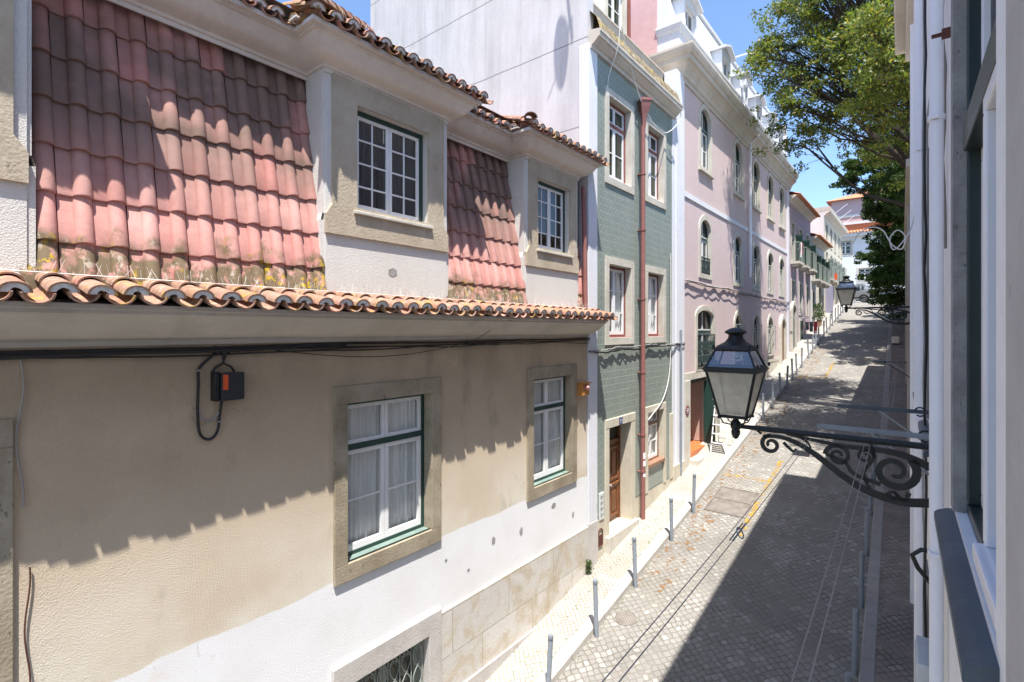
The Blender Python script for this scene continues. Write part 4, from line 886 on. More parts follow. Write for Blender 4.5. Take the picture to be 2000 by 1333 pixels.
# small roof dormer on the mauve house
m = MB(); m.tint = .5; m.fbox(FL, 28.6, 29.6, -1.6, -.5, 7.0, 8.0); rd = m.build('roof_dormer', 'cornice_grey', D); m = MB(); m.tint = .5; m.face([FL.pt(28.4, -.3, 8.0), FL.pt(29.1, -.3, 8.45), FL.pt(29.1, -2, 8.45), FL.pt(28.4, -2, 8.0)]); m.face([FL.pt(29.8, -.3, 8.0), FL.pt(29.1, -.3, 8.45), FL.pt(29.1, -2, 8.45), FL.pt(29.8, -2, 8.0)]); m.build('dormer_roof', 'roof_far', rd)
m = MB(); m.tube([FL.pt(33.2, -1.5, 7), FL.pt(33.2, -1.5, 9.2)], .02, 4); m.tube([FL.pt(33.0, -1.5, 9.1), FL.pt(34.2, -1.2, 9.15)], .015, 4); m.build('aerial', 'galvanised', D)
E = farhouse('low_white_house', 'lower off white house with small balconies beside the mauve one', 34.6, 40.0, 5.5, 'pale_grey', (35.6, 37.4, 39.1), ((3.1, 1.7), (.9, 1.4)), doors=((37.0, 37.9),), balc=[(35.6, 3.05), (37.4, 3.05), (39.1, 3.05)], shut='green_paint')
F_ = farhouse('tall_cream_house', 'tall cream house with a grey white side wall at the top of the street', 40.0, 50.2, 8.0, 'cream', (41.2, 43.4, 45.6, 47.8, 49.4), ((6.0, 1.3), (3.6, 1.8)), roof=False, side='pale_grey', balc=[(41.2, 3.55), (43.4, 3.55), (45.6, 3.55), (47.8, 3.55)], shut='iron_grey', doors=((43.0, 43.9), (46.5, 47.4)))
m = MB(); m.fbox(FL, 40, 50.2, -6, .35, 8.05, 8.35); m.build('flat_roof', 'cornice_grey', F_)
for k, s in enumerate((44.0, 46.5, 49)):
    m = MB(); m.tube([FL.pt(s, -.2, 8.3), FL.pt(s+.6, .9, 9.3)], .015, 4); m.build('roof_pole', 'aluminium', F_)
m = MB(); m.fbox(FL, 42.3, 42.34, .02, .5, gz(42)+2.3, gz(42)+2.75); m.tube([FL.pt(42.32, 0, gz(42)+2.6), FL.pt(42.32, .5, gz(42)+2.6)], .015, 4); tag(m.build('hanging_sign', 'orange_red'), 'small red hanging sign on the far cream house', 'sign')
# clothes poles across
cable('washing_pole', [FL.pt(28.35, .0, .62), FL.pt(28.35, .9, .60)], .018, 'galvanised', 'thin horizontal washing pole sticking out between pink and mauve ground floors', 'pole')
# laundry on the mauve house
ld = thing('laundry', 'white, red and dark clothes hanging over the first balcony rail of the mauve house', 'laundry')
for i, (mt, a, b, h) in enumerate((('cloth_white', 28.75, 29.0, .75), ('cloth_red', 29.02, 29.16, .6), ('cloth_dark', 29.2, 29.45, .5))):
    m = MB(); n = 8; m.grid([[FL.pt(a+(b-a)*k/n, .44+.015*math.sin(k*1.9+r), 4.40-h*r/4) for k in range(n+1)] for r in range(5)]); m.grid([[FL.pt(a+(b-a)*k/n, .44, 4.40) for k in range(n+1)], [FL.pt(a+(b-a)*k/n, .33+.01*math.sin(k*2), 4.40-h*.5) for k in range(n+1)]]); m.build('garment', mt, ld)
ld = thing('laundry', 'dark washing on a pole beside the green ground floor window', 'laundry')
m = MB(); m.tube([FL.pt(32.4, 0, .45), FL.pt(32.4, .7, .45)], .015, 4); m.build('pole', 'galvanised', ld)
for i in range(3):
    m = MB(); n = 6; o0 = .08+i*.2; m.grid([[FL.pt(32.4+.02*math.sin(k+r), o0+.17*k/n, .45-(.45+.1*i)*r/4) for k in range(n+1)] for r in range(5)]); m.build('garment', ('cloth_dark', 'cloth_dark', 'cloth_red')[i], ld)
# awnings / panel
m = MB(); m.fbox(FL, 40.6, 40.66, 0, .45, gz(40.6)+.1, gz(40.6)+2.0); tag(m.build('violet_panel', 'awning_violet', bevel=.01), 'pale violet upright panel standing out from the far cream house', 'panel')
# pot plant
pp = thing('potted_plant', 'terracotta pots with bushy green plants against the low white house', 'potted plant')
def leaves_at(centers, rad, n, size, mat, name, parent, seed=1, squash=.8, tint=(.5, .25)):
    r = np.random.default_rng(seed); V_, T_ = [], []
    for (cx, cy, cz), ra in zip(centers, rad):
        k = int(n*ra*ra) if n > 0 else -n
        d = r.normal(size=(k, 3)); d /= np.linalg.norm(d, axis=1)[:, None]; rr = ra*(r.random(k)**.45)[:, None]; p = d*rr; p[:, 2] *= squash; p += (cx, cy, cz)
        V_.append(p)
    P = np.concatenate(V_); k = len(P)
    a = r.normal(size=(k, 3)); a[:, 2] -= .5; a /= np.linalg.norm(a, axis=1)[:, None]; b = np.cross(a, r.normal(size=(k, 3))); b /= np.linalg.norm(b, axis=1)[:, None]; nn = np.cross(a, b)
    L = (size*(.7+.6*r.random(k)))[:, None]; W = L*.42
    v = np.stack([P-a*L*.5, P+b*W*.5+nn*W*.18, P+a*L*.5, P-b*W*.5+nn*W*.18], 1).reshape(-1, 3)
    me = bpy.data.meshes.new(name); me.vertices.add(4*k); me.vertices.foreach_set('co', v.ravel()); me.loops.add(4*k); me.loops.foreach_set('vertex_index', np.arange(4*k)); me.polygons.add(k); me.polygons.foreach_set('loop_start', np.arange(0, 4*k, 4))
    me.update(); at = me.attributes.new('tint', 'FLOAT', 'FACE'); t = np.clip(r.normal(tint[0], tint[1], k), 0, 1); at.data.foreach_set('value', t.astype(np.float32))
    me.materials.append(M[mat]); o = bpy.data.objects.new(name, me); C.objects.link(o); o.parent = parent; me.validate(); return o, P
m = MB(); 
for s in (35.3, 35.8): m.lathe(FL.pt(s, .3, gz(s)+.15), [(.1, 0), (.15, .3), (.16, .3), (.14, .28)], 10)
m.build('pot', 'eave_tile', pp); leaves_at([FL.pt(35.3, .3, gz(35.3)+.75), FL.pt(35.8, .3, gz(35.8)+.85), FL.pt(35.5, .25, gz(35.3)+1.3)], [.35, .35, .3], -260, .1, 'leaves_dark', 'foliage', pp, 5)
# step ladder
sl = thing('step_ladder', 'white step ladder standing open on the pavement outside the shop doorway', 'ladder')
m = MB(); gzz = gz(15.5)+.14; T = [(16.75, .35), (16.75, .78)]
for o in (.3, .72):
    m.tube([FL.pt(15.3, o, gz(15.3)+.14), FL.pt(15.7, o+.02, gzz+1.5)], .018, 6)
for k in range(5): z = gzz+.25+k*.26; s = 15.3+.4*(z-gzz)/1.5; m.fbox(FL, s-.04, s+.04, .3, .73, z, z+.02)
m.build('front_frame', 'white_paint', sl)
m = MB()
for o in (.3, .72): m.tube([FL.pt(16.1, o, gz(16.1)+.14), FL.pt(15.7, o+.02, gzz+1.5)], .014, 6)
for z in (.3, .8): m.tube([FL.pt(16.1-.4*z/1.5, .3, gzz+z), FL.pt(16.1-.4*z/1.5, .73, gzz+z)], .01, 5)
m.build('rear_frame', 'white_paint', sl)
m = MB(); m.fbox(FL, 15.57, 15.83, .28, .76, gzz+1.5, gzz+1.53); m.build('top_step', 'white_paint', sl)

# end of the street
FE = Frame(0, 60, (1, 0), (0, -1))
G_ = thing('white_end_house', 'white house with orange tiled roof closing the top of the street', 'house')
hs = [(-6.4, -5.4, 7.5, 8.8), (-3.4, -2.4, 7.5, 8.8), (-.4, .6, 7.5, 8.8), (-6.9, -5.9, 4.7, 6.0), (-4.8, -3.8, 4.7, 6.0), (-.9, .1, 4.7, 6.0), (-5.2, -2.2, 2.7, 3.9)]
m = wall(FE, -8, 12, 1, 9.5, hs); m.build('wall', 'far_white', G_)
m = MB(); m.box(-8, -7.9, 60, 66, 1, 9.5); m.box(-8, 12, 62, 62.1, 1, 9.5); m.build('side_wall', 'far_white', G_)
for h in hs: window(FE, G_, *h, inset=.1, sw=.15, st='stone_pale', transom=.7, rows=2, fixed='dark_green', fw=.06)
m = MB(); m.tint = .6; n = 320
rw = lambda y, z: [(-8.4+21*i/n, y, z+.06*math.sin(i*math.pi/2)) for i in range(n+1)]
m.grid([rw(59.4, 9.55), rw(60.3, 9.9)]); m.build('roof', 'roof_far', G_, smooth=True)
m = MB(); m.tint = .1; m.box(-8.4, 12.6, 60.3, 61.5, 9.7, 10.45); m.build('upper_wall', 'roof_far', G_); m = MB(); m.box(-8.6, 12.6, 60.1, 61.9, 10.45, 10.7); m.build('coping', 'pale_grey', G_); m = MB(); m.box(-8.3, 12, 59.55, 60, 9.2, 9.55); m.build('cornice', 'pale_grey', G_)
H_ = thing('pink_end_house', 'pink house with hipped orange roof rising behind the white end house', 'house')
m = MB(); m.box(-9.4, 8, 80, 92, 2, 17.2); m.build('wall', 'pink_side', H_); m = MB(); m.box(-9.42, 8.02, 79.97, 80, 15.2, 17.2); m.build('band', 'mauve', H_); m = MB(); m.box(-9.43, 8.03, 79.9, 79.97, 14.9, 15.2); m.build('moulding', 'pale_grey', H_)
m = MB(); m.tint = .6; A = [(-10, 79.3, 17.2), (8.6, 79.3, 17.2), (8.6, 93, 17.2), (-10, 93, 17.2)]; P1, P2 = (-4, 86, 19.8), (3, 86, 19.8)
m.face([A[0], A[1], P2, P1]); m.face([A[0], P1, A[3]]); m.face([A[1], A[2], P2]); m.face([A[2], A[3], P1, P2]); m.face(A); m.build('roof', 'roof_far', H_)

# ------------------------------------------------------------------ RIGHT BUILDING (ours)
RB = thing('white_building', 'white rendered building in shade close along the right edge', 'building'); RB['near'] = 1
wins = [(2.05, 3.45), (5.35, 6.85), (8.65, 10.15)]; ZS = -.93
hR = [(a, b, ZS, 1.9) for a, b in wins]+[(a, b, -5.0+.3*i, -2.6) for i, (a, b) in enumerate(wins)]
m = wall(FR, -6, 12.5, -10, 5.4, [h for h in hR], .3); m.face([FR.pt(12.5, 0, -10), FR.pt(12.5, -8, -10), FR.pt(12.5, -8, 5.4), FR.pt(12.5, 0, 5.4)]); m.face([FR.pt(-6, -8, -10), FR.pt(12.5, -8, -10), FR.pt(12.5, -8, 5.4), FR.pt(-6, -8, 5.4)]); m.face([FR.pt(-6, 0, -10), FR.pt(-6, -8, -10), FR.pt(-6, -8, 5.4), FR.pt(-6, 0, 5.4)])
m.face([FR.pt(-6, -1.2, -10), FR.pt(12.5, -1.2, -10), FR.pt(12.5, -1.2, 5.4), FR.pt(-6, -1.2, 5.4)])
m.build('wall', 'right_white', RB)
m = MB(); m.fbox(FR, -6, 12.55, -8, .32, 5.4, 5.52); m.fbox(FR, -6, 12.5, 0, .16, 5.2, 5.4); m.build('cornice', 'cornice_white', RB, bevel=.03)
for i, (a, b) in enumerate(wins):
    z0, z1 = ZS, 1.9
    f = MB(); ringbars(f, FR, a, b, z0, z1, .06, -.17, -.042, wb=.06); f.fbox(FR, a+.06, b-.06, -.17, -.025, .89, 1.03); f = f.build('window', 'dark_green', RB, bevel=.006)
    s = MB(); e_ = 0 if i == 0 else .18; s.fbox(FR, a-e_, a+.003, -.041, .012 if i else -.035, z0, z1+.18); s.fbox(FR, b-.003, b+.13, -.041, .012, z0, z1+.18); s.fbox(FR, a-e_, b+.13, -.041, .012, z1+.18, z1+.35); s.build('surround', 'stone_grey', f, bevel=.008)
    s = MB(); ringbars(s, FR, a+.06, (a+b)/2, z0+.06, .89, .06, -.14, -.09); ringbars(s, FR, (a+b)/2, b-.06, z0+.06, .89, .06, -.14, -.09); ringbars(s, FR, a+.06, b-.06, 1.03, z1-.06, .05, -.14, -.09); s.build('sash', 'white_pvc', f, bevel=.006)
    s = MB(); s.fbox(FR, a+.06, b-.06, -.125, -.12, z0+.06, z1-.06); s.build('pane', 'glass_dark', f)
    s = MB(); pr = [(o, z-.13) for o, z in [(-.2, -.80), (.03, -.83), (.065, -.845), (.08, -.86), (.08, -.895), (.07, -.905), (.056, -.905), (.054, -.892), (.046, -.892), (.044, -.905), (-.01, -.91), (-.2, -.91)]]
    rows_ = [[FR.pt(ss, o, z) for o, z in pr] for ss in (a-.07, a+.4, b-.1, b+.15)]; s.grid(rows_, True); s.face(rows_[0]); s.face(rows_[-1][::-1]); s.build('sill', 'slate_paint', f, smooth=True, bevel=.004)
    if i == 0:
        s = MB(); ringbars(s, FR, 2.07, 2.68, z0+.04, .90, .07, -.075, -.03); s.build('open_casement', 'white_pvc', f, bevel=.008)
        s = MB(); s.fbox(FR, 2.06, 2.69, -.06, .0, z0+.03, z0+.10); s.build('drip_rail', 'white_pvc', f, bevel=.01)
for i, (a, b) in enumerate(wins): window(FR, RB, a, b, -5.0+.3*i, -2.6, inset=.1, sw=.15, st='stone_grey', sp=.02, rows=2, fixed='dark_green', sill=None)
m = MB(); m.fbox(FR, .75, 1.29, 0, .07, -9, 4.9); m.build('jamb_stone', 'stone_rose', RB, bevel=.01)
m = MB(); m.fbox(FR, -6, 12.5, 0, .04, -10, -5.0); m.build('plinth', 'stone_grey', RB)
m = MB(); m.tube([FR.pt(3.95, .055, -5.5), FR.pt(3.95, .055, 5.1)], .034, 16); m.tube([FR.pt(7.3, .06, -4.5), FR.pt(7.3, .06, 5.0)], .05, 12); m.tube([FR.pt(10.6, .06, -4.5), FR.pt(10.6, .06, 5.0)], .05, 12)
for s, zs, r_ in ((3.95, (-2.2, -1.35, 1.25), .042), (7.3, (-1, 2), .06), (10.6, (0,), .06)):
    for z in zs: m.tube([FR.pt(s, .055, z), FR.pt(s, .055, z+.03)], r_, 16); m.fbox(FR, s-r_-.014, s-r_+.01, .045, .085, z, z+.028)
m.build('downpipe', 'white_pvc', RB, smooth=True)
m = MB(); m.fbox(FR, 3.74, 3.76, 0, .085, 1.66, 1.675); m.fbox(FR, 3.73, 3.77, 0, .04, 1.645, 1.69); m.build('iron_hook', 'rust', RB)
for k, (s, o, r, mt, z0, z1) in enumerate(((4.25, .02, .008, 'cable_white', -5.5, 4.9), (4.45, .03, .007, 'cable_black', -5.5, 5), (6.6, .03, .012, 'cable_black', -5.2, 3.5), (6.75, .04, .010, 'cable_grey', -5.2, 5), (4.1, .015, .009, 'cable_grey', .5, 5.0), (7.7, .03, .01, 'cable_grey', -4, 4))):
    q = random.Random(k); cable('wall_cable', [FR.pt(s+q.uniform(-.02, .02), o+q.uniform(-.008, .008), z0+(z1-z0)*i/24) for i in range(25)], r, mt, ('white cable nearest beyond the downpipe running down the shaded white wall', 'thin black cable beside the white one on the shaded wall', 'thicker black cable farther along the shaded white wall', 'grey cable beside the thicker black one on the shaded wall', 'short grey cable high on the shaded wall beside the downpipe', 'farthest grey cable running down the shaded white wall')[k], group='cables down the white building')
cable('loose_cable', [FR.pt(8.8, .05, 1.9), FR.pt(8.7, .1, 1.45), FR.pt(8.4, .18, 1.2), FR.pt(8.3, .30, 1.05), FR.pt(8.3, .34, 1.2), FR.pt(8.3, .26, 1.3), FR.pt(8.3, .18, 1.2), FR.pt(8.3, .22, 1.05), FR.pt(8.3, .32, 1.12), FR.pt(8.3, .42, 1.32), FR.pt(8.3, .55, 1.37), FR.pt(8.3, .68, 1.30), FR.pt(8.3, .74, 1.18)], .008, 'cable_white', 'white cable curling in a loop out from the shaded wall over the street')
gx = thing('wall_cabinet', 'pale grey utility cabinet low on the shaded white wall', 'cabinet'); m = MB(); m.fbox(FR, 5.3, 5.8, .002, .12, -3.2, -2.72); m.build('casing', 'grey_box', gx, bevel=.01); m = MB(); m.fbox(FR, 5.33, 5.77, .12, .127, -3.17, -2.75); m.build('door', 'grey_box', gx)
m = MB(); m.tube([FR.pt(4.6, .0, -1.55), FR.pt(4.6, .11, -1.55), FR.pt(4.6, .16, -1.6), FR.pt(4.6, .13, -1.68), FR.pt(4.6, .05, -1.78), FR.pt(4.6, .03, -1.88)], .016, 8); tag(m.build('wall_hook', 'iron_black', smooth=True), 'bent black iron hook on the shaded wall below the lamp bracket', 'hook')
# lower building and garden wall beyond
LB = thing('ochre_building', 'lower weathered ochre building beyond the white one on the shaded side', 'building')
m = wall(FR, 12.56, 25.6, -8, 3.2, [(13.4, 14.4, -.9, .7), (17.2, 18.2, -.6, 1.0), (21, 22, -.2, 1.4)], .2); m.build('wall', 'ochre_wall', LB)
m = MB(); m.fbox(FR, 12.56, 25.55, -5, -.25, -8, 3.1); m.build('body', 'ochre_wall', LB); m = MB(); m.fbox(FR, 12.6, 25.7, -5.2, .15, 3.2, 3.35); m.build('roof_edge', 'cornice_grey', LB)
for a, z in ((13.4, -.9), (17.2, -.6), (21, -.2)): window(FR, LB, a, a+1, z, z+1.6, inset=.1, sw=.14, st='stone_grey', rows=2, fixed='dark_green', depth=.2)
m = MB(); m.tube([FR.pt(16, .06, -4), FR.pt(16, .06, 3.1)], .05, 8); m.tube([FR.pt(24, .06, -3), FR.pt(24, .06, 3.1)], .05, 8); m.build('downpipe', 'cable_grey', LB)
m = MB(); ysw = [25.62+i*1.5 for i in range(17)]
m.grid([[FR.pt(y, 0, gz(y)-1), FR.pt(y, 0, gz(y)+2.6), FR.pt(y, -.3, gz(y)+2.6), FR.pt(y, -.3, gz(y)-1)] for y in ysw]); m.face([FR.pt(ysw[-1], 0, gz(49)-1), FR.pt(ysw[-1], 0, gz(49)+2.6), FR.pt(ysw[-1], -.3, gz(49)+2.6), FR.pt(ysw[-1], -.3, gz(49)-1)])
gwl = thing('garden_wall', 'low weathered garden wall under the trees on the shaded side', 'wall'); m.build('wall', 'ochre_wall', gwl)
m = MB(); m.grid([[FR.pt(y, .04, gz(y)+2.6), FR.pt(y, .04, gz(y)+2.7), FR.pt(y, -.34, gz(y)+2.7), FR.pt(y, -.34, gz(y)+2.6)] for y in ysw]); m.build('coping', 'stone_grey', gwl)
tb = MB(); tb.fbox(FR, 30.6, 31.1, .3, .6, gz(31)+.12, gz(31)+.45); tag(tb.build('cardboard_box', 'cornice_white', bevel=.02), 'small pale box left on the shaded right pavement', 'box')

# ------------------------------------------------------------------ LANTERNS
def lantern():
    L = thing('street_lantern', 'large black iron lantern with milky panes on a scrolled bracket, nearest', 'street lamp', (0, 0, 0), 'wall lanterns on scrolled brackets')
    F = FR; O = 1.33; S = 0.
    def P(s, o, z): return Vector(F.pt(s, o, z))-Vector(F.pt(0, 0, 0))
    class LF:                                  # local frame around the wall foot
        a = F.a; n = F.n
        @staticmethod
        def pt(s, o, z): return tuple(P(s, o, z))
    def sq(h, z): return [P(-h, O-h, z), P(h, O-h, z), P(h, O+h, z), P(-h, O+h, z)]
    lv = [(.105, .085), (.195, .48), (.20, .50), (.135, .645), (.15, .655)]
    m = MB(); q0, q1, q2, q3 = sq(.105, .09), sq(.19, .475), sq(.19, .50), sq(.13, .645)
    for i in range(4):
        m.tube([q0[i], q1[i]], .011, 4); m.tube([q2[i], q3[i]], .010, 4); m.tube([q0[i], q0[(i+1) % 4]], .014, 4); m.tube([q3[i], q3[(i+1) % 4]], .010, 4)
        c = (q0[i]+q1[i])/2; m.tube([q0[i]-Vector((0, 0, .02)), q0[i]+Vector((0, 0, .0))], .016, 6)
        e = sq(.215, .50)[i]; m.lathe(e, [(.003, 0), (.008, .01), (.012, .022), (.006, .034), (.001, .04)], 8)
        e = sq(.14, .65)[i]; m.lathe(e, [(.003, 0), (.008, .01), (.012, .022), (.006, .034), (.001, .04)], 8)
    m.fbox(LF, -.215, .215, O-.215, O+.215, .478, .492)
    for a, b in ((-.205, -.18), (.18, .205)): m.fbox(LF, a, b, O-.205, O+.205, .46, .505); m.fbox(LF, -.18, .18, O+a, O+b, .46, .505)
    m.fbox(LF, -.15, .15, O-.15, O+.15, .645, .66)
    m.build('lantern_frame', 'iron_black', L)
    m = MB()
    for i in range(4): k = (i+1) % 4; m.face([q0[i]*1, q0[k], q1[k], q1[i]])
    m.build('pane', 'milky_pane', L)
    m = MB()
    for i in range(4): k = (i+1) % 4; m.face([q2[i], q2[k], q3[k], q3[i]])
    m.build('upper_pane', 'lantern_glass', L)
    m = MB(); m.lathe(P(0, O, 0), [(.165, .655), (.15, .675), (.12, .69), (.085, .71), (.062, .74), (.055, .765), (.065, .775), (.085, .785), (.088, .795), (.07, .81), (.04, .825), (.012, .832), (.001, .833)], 20); m.build('cap', 'iron_black', L, smooth=True)
    m = MB()                                   # inner reflector and lamp holder
    m.lathe(P(0, O, 0), [(.05, .44), (.05, .40), (.02, .39), (.02, .34), (.03, .3), (.02, .26)], 12); m.build('bulb', 'milky_pane', L, smooth=True)
    m = MB(); m.lathe(P(0, O, 0), [(.004, -.11), (.02, -.1), (.034, -.07), (.036, -.045), (.03, -.03), (.038, -.02), (.042, .0), (.04, .03), (.028, .045), (.02, .06), (.012, .075), (.002, .085)], 14)
    for i in range(4):
        c = P(0, O, .03); q = q0[i]; m.tube([c+(q-c)*0 , c+Vector(((q-c).x*.35, (q-c).y*.35, -.015)), c+Vector(((q-c).x*.75, (q-c).y*.75, .0)), q], .006, 5)
    m.build('finial_socket', 'iron_black', L, smooth=True)
    m = MB(); m.tube([P(0, 1.30, 0), P(0, 1.15, .0), P(0, 0, .0)], [.016, .022, .024], 8); m.build('arm', 'iron_black', L, smooth=True)
    def flat(pts, r, w=.012):
        mm = MB()
        pts = [P(0, o, z) for o, z in pts]; rr = r if isinstance(r, list) else [r]*len(pts)
        rows = []; S_ = P(1, 0, 0)-P(0, 0, 0)
        for i, p in enumerate(pts):
            d = (pts[min(i+1, len(pts)-1)]-pts[max(i-1, 0)]).normalized(); nrm = d.cross(S_).normalized()
            rows.append([p+nrm*rr[i]-S_*w, p+nrm*rr[i]+S_*w, p-nrm*rr[i]+S_*w, p-nrm*rr[i]-S_*w])
        return rows
    m = MB()
    def spl(ctrl, n=8):
        out = []; c = [ctrl[0]]+list(ctrl)+[ctrl[-1]]
        for i in range(1, len(c)-2):
            for k in range(n):
                t = k/n; out.append(tuple(.5*((2*c[i][j])+(-c[i-1][j]+c[i+1][j])*t+(2*c[i-1][j]-5*c[i][j]+4*c[i+1][j]-c[i+2][j])*t*t+(-c[i-1][j]+3*c[i][j]-3*c[i+1][j]+c[i+2][j])*t**3) for j in (0, 1)))
        out.append(tuple(ctrl[-1])); return out
    def add(ctrl, r0, r1, raw=False):
        p = ctrl if raw else spl(ctrl); n = len(p); rows = flat(p, [r0+(r1-r0)*i/(n-1) for i in range(n)]); m.grid(rows, True); m.face(rows[0]); m.face(rows[-1])
    add([(1.12, -.06), (1.0, -.05), (.88, -.08), (.74, -.16), (.58, -.28), (.42, -.37), (.22, -.41), (.03, -.38)], .012, .030)
    add(scroll(1.06, -.12, .075, .02, math.pi*.5, -1.35), .016, .010, True); add([(1.13, -.04), (1.16, -.02), (1.17, -.0)], .008, .004)
    add([(.97, -.09), (.93, -.13), (.90, -.15), (.88, -.13)], .010, .006); add([(.85, -.03), (.80, -.07), (.78, -.11)], .01, .004)
    add([(.95, -.02), (.6, -.06), (.25, -.07), (.02, -.16)], .008, .028)
    add(scroll(.26, -.20, .135, .03, math.pi*.75, 1.45, 34), .028, .012, True)
    add(scroll(.60, -.14, .085, .02, 0, 1.5, 28), .016, .010, True); add(scroll(.43, -.12, .055, .015, math.pi, -1.3), .013, .008, True)
    add([(.34, -.31), (.5, -.26), (.56, -.18), (.68, -.14)], .014, .01); add([(.18, -.34), (.2, -.40), (.24, -.37), (.26, -.34)], .016, .008); add(scroll(.27, -.38, .035, .01, 0, 1.2, 14), .010, .006, True)
    add([(.40, -.02), (.38, -.12), (.44, -.24), (.40, -.36)], .012, .012)
    m.build('bracket_scroll', 'iron_black', L)
    m = MB(); m.fbox(LF, -.035, .035, -.005, .035, -.45, .07); m.build('wall_plate', 'iron_black', L, bevel=.006)
    return L
L1 = lantern(); L1.location = FR.pt(4.55, 0, -.81)
L2 = dup(L1, FR.pt(15.35, 0, .55), 'smaller looking black lantern farther up the street, seen against the silver car')
# washing line racks
def rack(s, o1, z, lines, s2, label, name='washing_line_rack'):
    t = thing(name, label, 'washing line', (0, 0, 0), 'washing line racks on the white building')
    m = MB(); m.fbox(FR, s-.012, s+.012, 0, o1, z-.02, z+.02); m.build('bar', 'galvanised' if s < 6 else 'slate_paint', t, bevel=.004)
    m = MB(); m.tube([FR.pt(s, o1*.55, z), FR.pt(s, .0, z-.33)], .011, 6); m.tube([FR.pt(s, .0, z-.33), FR.pt(s, -.01, z-.33)], .02, 6); m.build('stay', 'galvanised', t)
    m = MB(); m.tube([FR.pt(s, .07+.045*math.cos(a), z+.0+.045*math.sin(a)) for a in [k*.6 for k in range(10)]], .008, 5); m.build('curl', 'iron_black', t)
    for o in lines:
        for dz, do in ((0, .0), (-.004, .035)):
            m = MB(); n = 16; m.tube([FR.pt(s+(s2-s)*i/n, o+do-(.22-.0 if s2 < 0 else 0)*0, z+.012+dz-.05*math.sin(math.pi*i/n)) for i in range(n+1)], .002, 4); m.build('line', 'cable_grey', t)
    return t
rack(5.1, .80, -.83, (.77, .40), -1.2, 'galvanised washing line bar nearest on the shaded wall, just above the lamp arm')
rack(6.6, .78, -.83, (.76, .30), 16.3, 'dark washing line bar just beyond the galvanised one')
rack(16.3, .82, -.83, (), 17, 'distant washing line bar on the ochre building')
cable('wire_hook', [FR.pt(14.3, 0, -1.1), FR.pt(14.3, .55, -.72)], .01, 'iron_black', 'thin diagonal iron rod sticking from the ochre building', 'rod')
tk = thing('line_tensioner', 'small metal line tensioner hanging on the washing line over the shaded road', 'tensioner')
m = MB(); sc_ = 2.35; o_ = .775
m.tube([FR.pt(sc_+.0+.03*math.cos(a), o_+.012*math.sin(a), -.88+.02*math.sin(a)) for a in [k*.7 for k in range(10)]], .003, 4); m.build('ring', 'galvanised', tk)
m = MB(); m.tube([FR.pt(sc_-.12, o_, -.875), FR.pt(sc_+.1, o_, -.87)], .004, 5); m.tube([FR.pt(sc_-.12, o_+.012, -.875), FR.pt(sc_+.1, o_+.012, -.87)], .003, 5); m.build('body', 'galvanised', tk)

# ------------------------------------------------------------------ BOLLARDS
bol = MB(); bol.lathe((0, 0, 0), [(.038, -.1), (.038, .84), (.036, .85), (.036, .855), (.040, .86), (.040, .915), (.034, .93), (.0, .935)], 14)
bol = bol.build('bollard', 'bollard_grey', smooth=True)
pos = [6.05, 7.47, 8.95, 10.74, 12.09, 18.9, 20.3, 21.7, 22.8, 24.0, 24.9, 26.1, 27.9, 28.9, 29.9, 31.0, 32.8, 34.0, 35.1, 36.3, 37.6, 38.9, 40.2, 41.5, 42.9]
near = ['nearest grey steel bollard, at the bottom edge of the photo', 'grey steel bollard second nearest on the sunny kerb', 'grey steel bollard below the house corner by the green weed', 'grey steel bollard in front of the brown door', 'grey steel bollard in front of the red pipe, by the iron cover']
bg = 'bollards along the sunny kerb'
for i, y in enumerate(pos):
    o = bol if i == 0 else dup(bol)
    o.location = (-4.22, y, gz(y)); q = random.Random(i*3+1); o.rotation_euler = (R(q.uniform(-2.5, 3.5)), R(q.uniform(-3, 3)), 0)
    if i >= 5:
        lab = 'grey steel bollard in the row under the tree shade beyond the lantern' if i < 10 else ('grey steel bollard in the sunlit row before the low white house' if i < 16 else 'small looking grey bollard near the top of the sunny kerb')
    else: lab = near[i]
    tag(o, lab, 'bollard', bg)
for i, y in enumerate((6.2, 7.4, 8.7, 10.3, 12.0, 13.6, 15.5)):
    o = dup(bol); x = xk(y)-.06; o.location = (x, y, gz(y)); o.rotation_euler = (0, R(1), 0); tag(o, 'dark looking steel bollard in a row along the shaded right kerb', 'bollard', 'bollards along the shaded kerb')

# ------------------------------------------------------------------ WEEDS
wd = thing('weed', 'small green weed growing at the foot of the house corner on the pavement', 'weed'); m = MB(); m.tube([(-5.05, 8.65, gz(8.65)+.15), (-5.03, 8.65, gz(8.65)+.35)], .006, 4); m.build('stem', 'stem_green', wd)
leaves_at([(-5.05, 8.65, gz(8.65)+.25), (-5.03, 8.6, gz(8.65)+.4)], [.09, .07], -90, .05, 'leaves_dark', 'foliage', wd, 9, tint=(.85, .1))
gs = MB(); q = random.Random(4)
for i in range(260):
    y = q.uniform(5.5, 13); x = q.choice((-4.5, -5.08, -4.8, -4.27))+q.gauss(0, .03); z = gz(y)+(.14 if x < -4.3 else .0)
    k = q.uniform(.015, .045)
    for j in range(3): a = q.uniform(0, 6.28); gs.face([(x, y, z), (x+.006, y+.004, z), (x+k*.8*math.cos(a), y+k*.8*math.sin(a), z+k)])
gs.build('pavement_grass', 'stem_green', kind='stuff')

